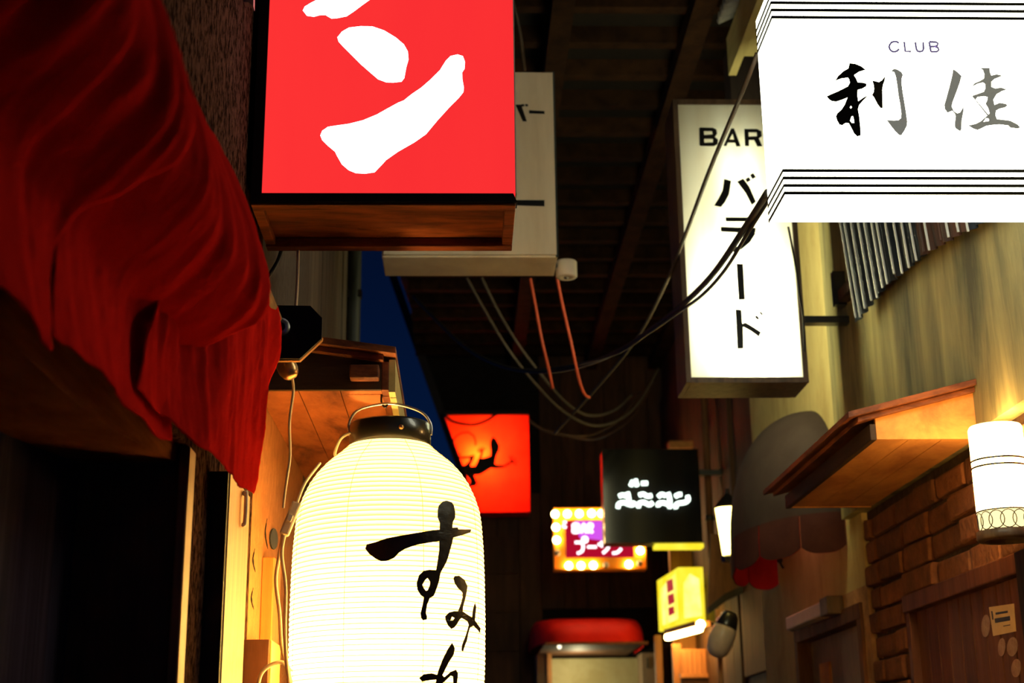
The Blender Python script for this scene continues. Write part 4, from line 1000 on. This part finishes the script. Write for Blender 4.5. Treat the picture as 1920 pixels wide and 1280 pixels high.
# unlit globe lamp on a pole
g0, g1 = at(1362, 1172, 7.2), at(1340, 1232, 7.2)
gm = thing('globe_lamp', 'unlit milky glass globe lamp tilted on a pole', 'lamp', g1)
axg = (g1-g0).normalized(); lg = (g1-g0).length
MB().lathe(g0, [(.0,-.0),(.052,.0),(.062,.03),(.064,lg*.55),(.055,lg*.8),(.035,lg*.95),(.0,lg)], 24, axg).build('globe', 'globe_glass', gm, True)
MB().lathe(g0-axg*.07, [(.0,.0),(.03,.0),(.045,.02),(.056,.068),(.056,.085),(.05,.085)], 20, axg).build('cap', 'black_metal', gm, True)
pz = at(1345, 1142, 7.3)
MB().tube([(pz.x, 7.3, .3), (pz.x, 7.3, pz.z)], .013, 8, False).build('pole', 'orange_wood', gm, True)
MB().bar(g0-axg*.05, (pz.x, 7.3, g0.z+.04), .02, .02).build('bracket', 'black_metal', gm)
# brown slanted hood board right of the pole, dark hood shapes
hd = thing('hood_board', 'dull brown sloping hood panel beyond the yellow street lamp', 'hood', at(1370, 1130, 7.6))
MB().prism([at(x, y, 7.7) for x, y in ((1333,1000),(1420,1000),(1428,1088),(1395,1096),(1360,1112),(1328,1138))], (0,.04,0)).build('panel', 'wood_brown', hd)
MB().prism([at(x, y, 7.66) for x, y in ((1328,1138),(1360,1112),(1395,1096),(1428,1088),(1428,1100),(1395,1110),(1362,1126),(1330,1150))], (0,.06,0)).build('edge_board', 'wood_black', hd)

# red rounded awning with pale door at the end
DA = 9.4
ra0, ra1 = at(1004, 1200, DA), at(1224, 1198, DA); rzt = at(1100, 1158, 9.9).z; rzb = at(1100, 1203, DA).z
rw = thing('red_awning', 'rounded red awning over the pale door at the alley end', 'awning', ((ra0.x+ra1.x)/2, DA+.25, rzb))
mb = MB(); nu, nv = 48, 12; xc = (ra0.x+ra1.x)/2; hw = (ra1.x-ra0.x)/2
def sgn(v, e): return math.copysign(abs(v)**e, v)
for i in range(nu+1):
    th = math.pi*i/nu
    for k in range(nv+1):
        ph = math.pi/2*k/nv; c = math.cos(ph)**.45
        mb.v.append(Vector((xc-hw*sgn(math.cos(th), .45)*(.80+.20*c), DE-.01-(DE-DA)*sgn(math.sin(th), .45)*c, rzb+(rzt-rzb)*math.sin(ph))))
for i in range(nu):
    for k in range(nv):
        q = i*(nv+1)+k; mb.f.append((q, q+nv+1, q+nv+2, q+1))
mb.build('shell', 'red_lacquer', rw, True, recalc=False)
B(ra0.x+.06, ra1.x-.03, DA+.0, DA+.03, rzb-.018, rzb).build('front_rail', 'wood_eave', rw, bevel=.004)
B(ra0.x+.06, ra1.x-.06, DA+.03, DE-.01, rzb-.012, rzb-.001).build('underside', 'wood_brown_dark', rw)
d4 = thing('door_4', 'pale yellowish door under the red awning at the alley end', 'door', (xc, DE-.1, 0), kind='structure')
xd0, xd1 = at(1030, 1240, DE-.06).x, at(1196, 1240, DE-.06).x
B(xd0, xd1, DE-.05, DE-.01, 0, rzb-.03).build('leaf', 'pale_door', d4)
B(xd1, xd1+.10, DE-.30, DE-.01, 0, rzb-.013).build('side_wall', 'pale_frame', d4)
B(xd0-.10, xd0-.03, DE-.30, DE-.01, 0, rzb-.013).build('side_wall', 'pale_frame', d4)
B(xd0-.03, xd0, DE-.34, DE-.01, 0, rzb-.013).build('jamb', 'orange_wood', d4)
B(xd1+.03, xd1+.05, DE-.315, DE-.301, at(1195,1253,DE-.3).z, at(1195,1233,DE-.3).z).build('switch_plate', 'black_metal', d4)
lamp('bulb', rw, (xc-.05, DE-.40, rzb-.14), 3.0, (1.0, .88, .50), .03)
MB().sphere((at(1049,1208,DA+.05).x, DA+.06, rzb-.025), .014, 7).build('small_bulb', 'down_light', rw, True)

# ================================================================== CABLES across the alley
def cable(pts, r, m, lab, grp='cables strung across the alley'):
    tag(MB().tube([at(x, y, d) for x, y, d in pts], r, 7).build('overhead_cable', m, smooth=True), lab, 'cable', grp)
cable([(1420,100,3.3),(1395,165,3.4),(1330,320,3.9),(1285,440,4.3),(1240,550,4.9),(1190,640,5.4),(1120,725,6.0),(1040,812,6.6)], .0065, 'cord_grey', 'long grey cable running straight down across the left of the tall bar sign')
cable([(1440,360,2.9),(1395,430,3.2),(1340,510,3.6),(1290,562,4.0),(1230,610,4.5),(1170,652,4.9),(1095,684,5.3),(1010,697,5.6),(930,682,6.0),(860,640,6.4),(775,555,6.9)], .0085, 'cord_black', 'thick black cable sagging from the club sign across the alley')
cable([(1445,368,2.95),(1400,440,3.2),(1360,505,3.5),(1320,550,3.8),(1280,580,4.1),(1215,625,4.6),(1150,665,5.0),(1040,690,5.5),(960,692,5.9)], .0050, 'cord_black', 'thinner black cable looping beside the thick one over the bar sign')
cable([(875,520,6.0),(905,575,6.0),(950,650,6.0),(1000,715,6.1),(1055,770,6.3),(1110,797,6.5),(1160,787,6.7),(1200,752,7.0),(1235,690,7.3)], .0065, 'cord_grey', 'left one of two parallel grey cables sagging under the grey sign')
cable([(903,520,6.0),(935,585,6.0),(975,650,6.0),(1025,715,6.1),(1065,758,6.3),(1105,778,6.5),(1150,770,6.7),(1185,740,7.0)], .0065, 'cord_grey', 'right one of two parallel grey cables sagging under the grey sign')
cable([(992,788,7.4),(1020,806,7.4),(1060,815,7.4),(1110,823,7.5),(1150,808,7.6),(1190,775,7.8),(1225,715,8.0)], .0075, 'cord_brown', 'lowest brown cable looping right of the lizard sign')
cable([(1035,812,7.0),(1080,817,7.0),(1120,811,7.1),(1165,782,7.3),(1200,735,7.6)], .006, 'cord_brown', 'brown cable loop just above the lowest one')
cable([(994,522,5.2),(1003,570,5.2),(1015,635,5.2),(1028,690,5.25),(1036,728,5.3)], .0065, 'cord_orange', 'left one of two orange cords hanging below the grey sign')
cable([(1044,520,5.2),(1054,570,5.2),(1070,640,5.2),(1084,705,5.25),(1095,738,5.3),(1105,745,5.35)], .0065, 'cord_orange', 'right one of two orange cords hanging beside the round fixture')
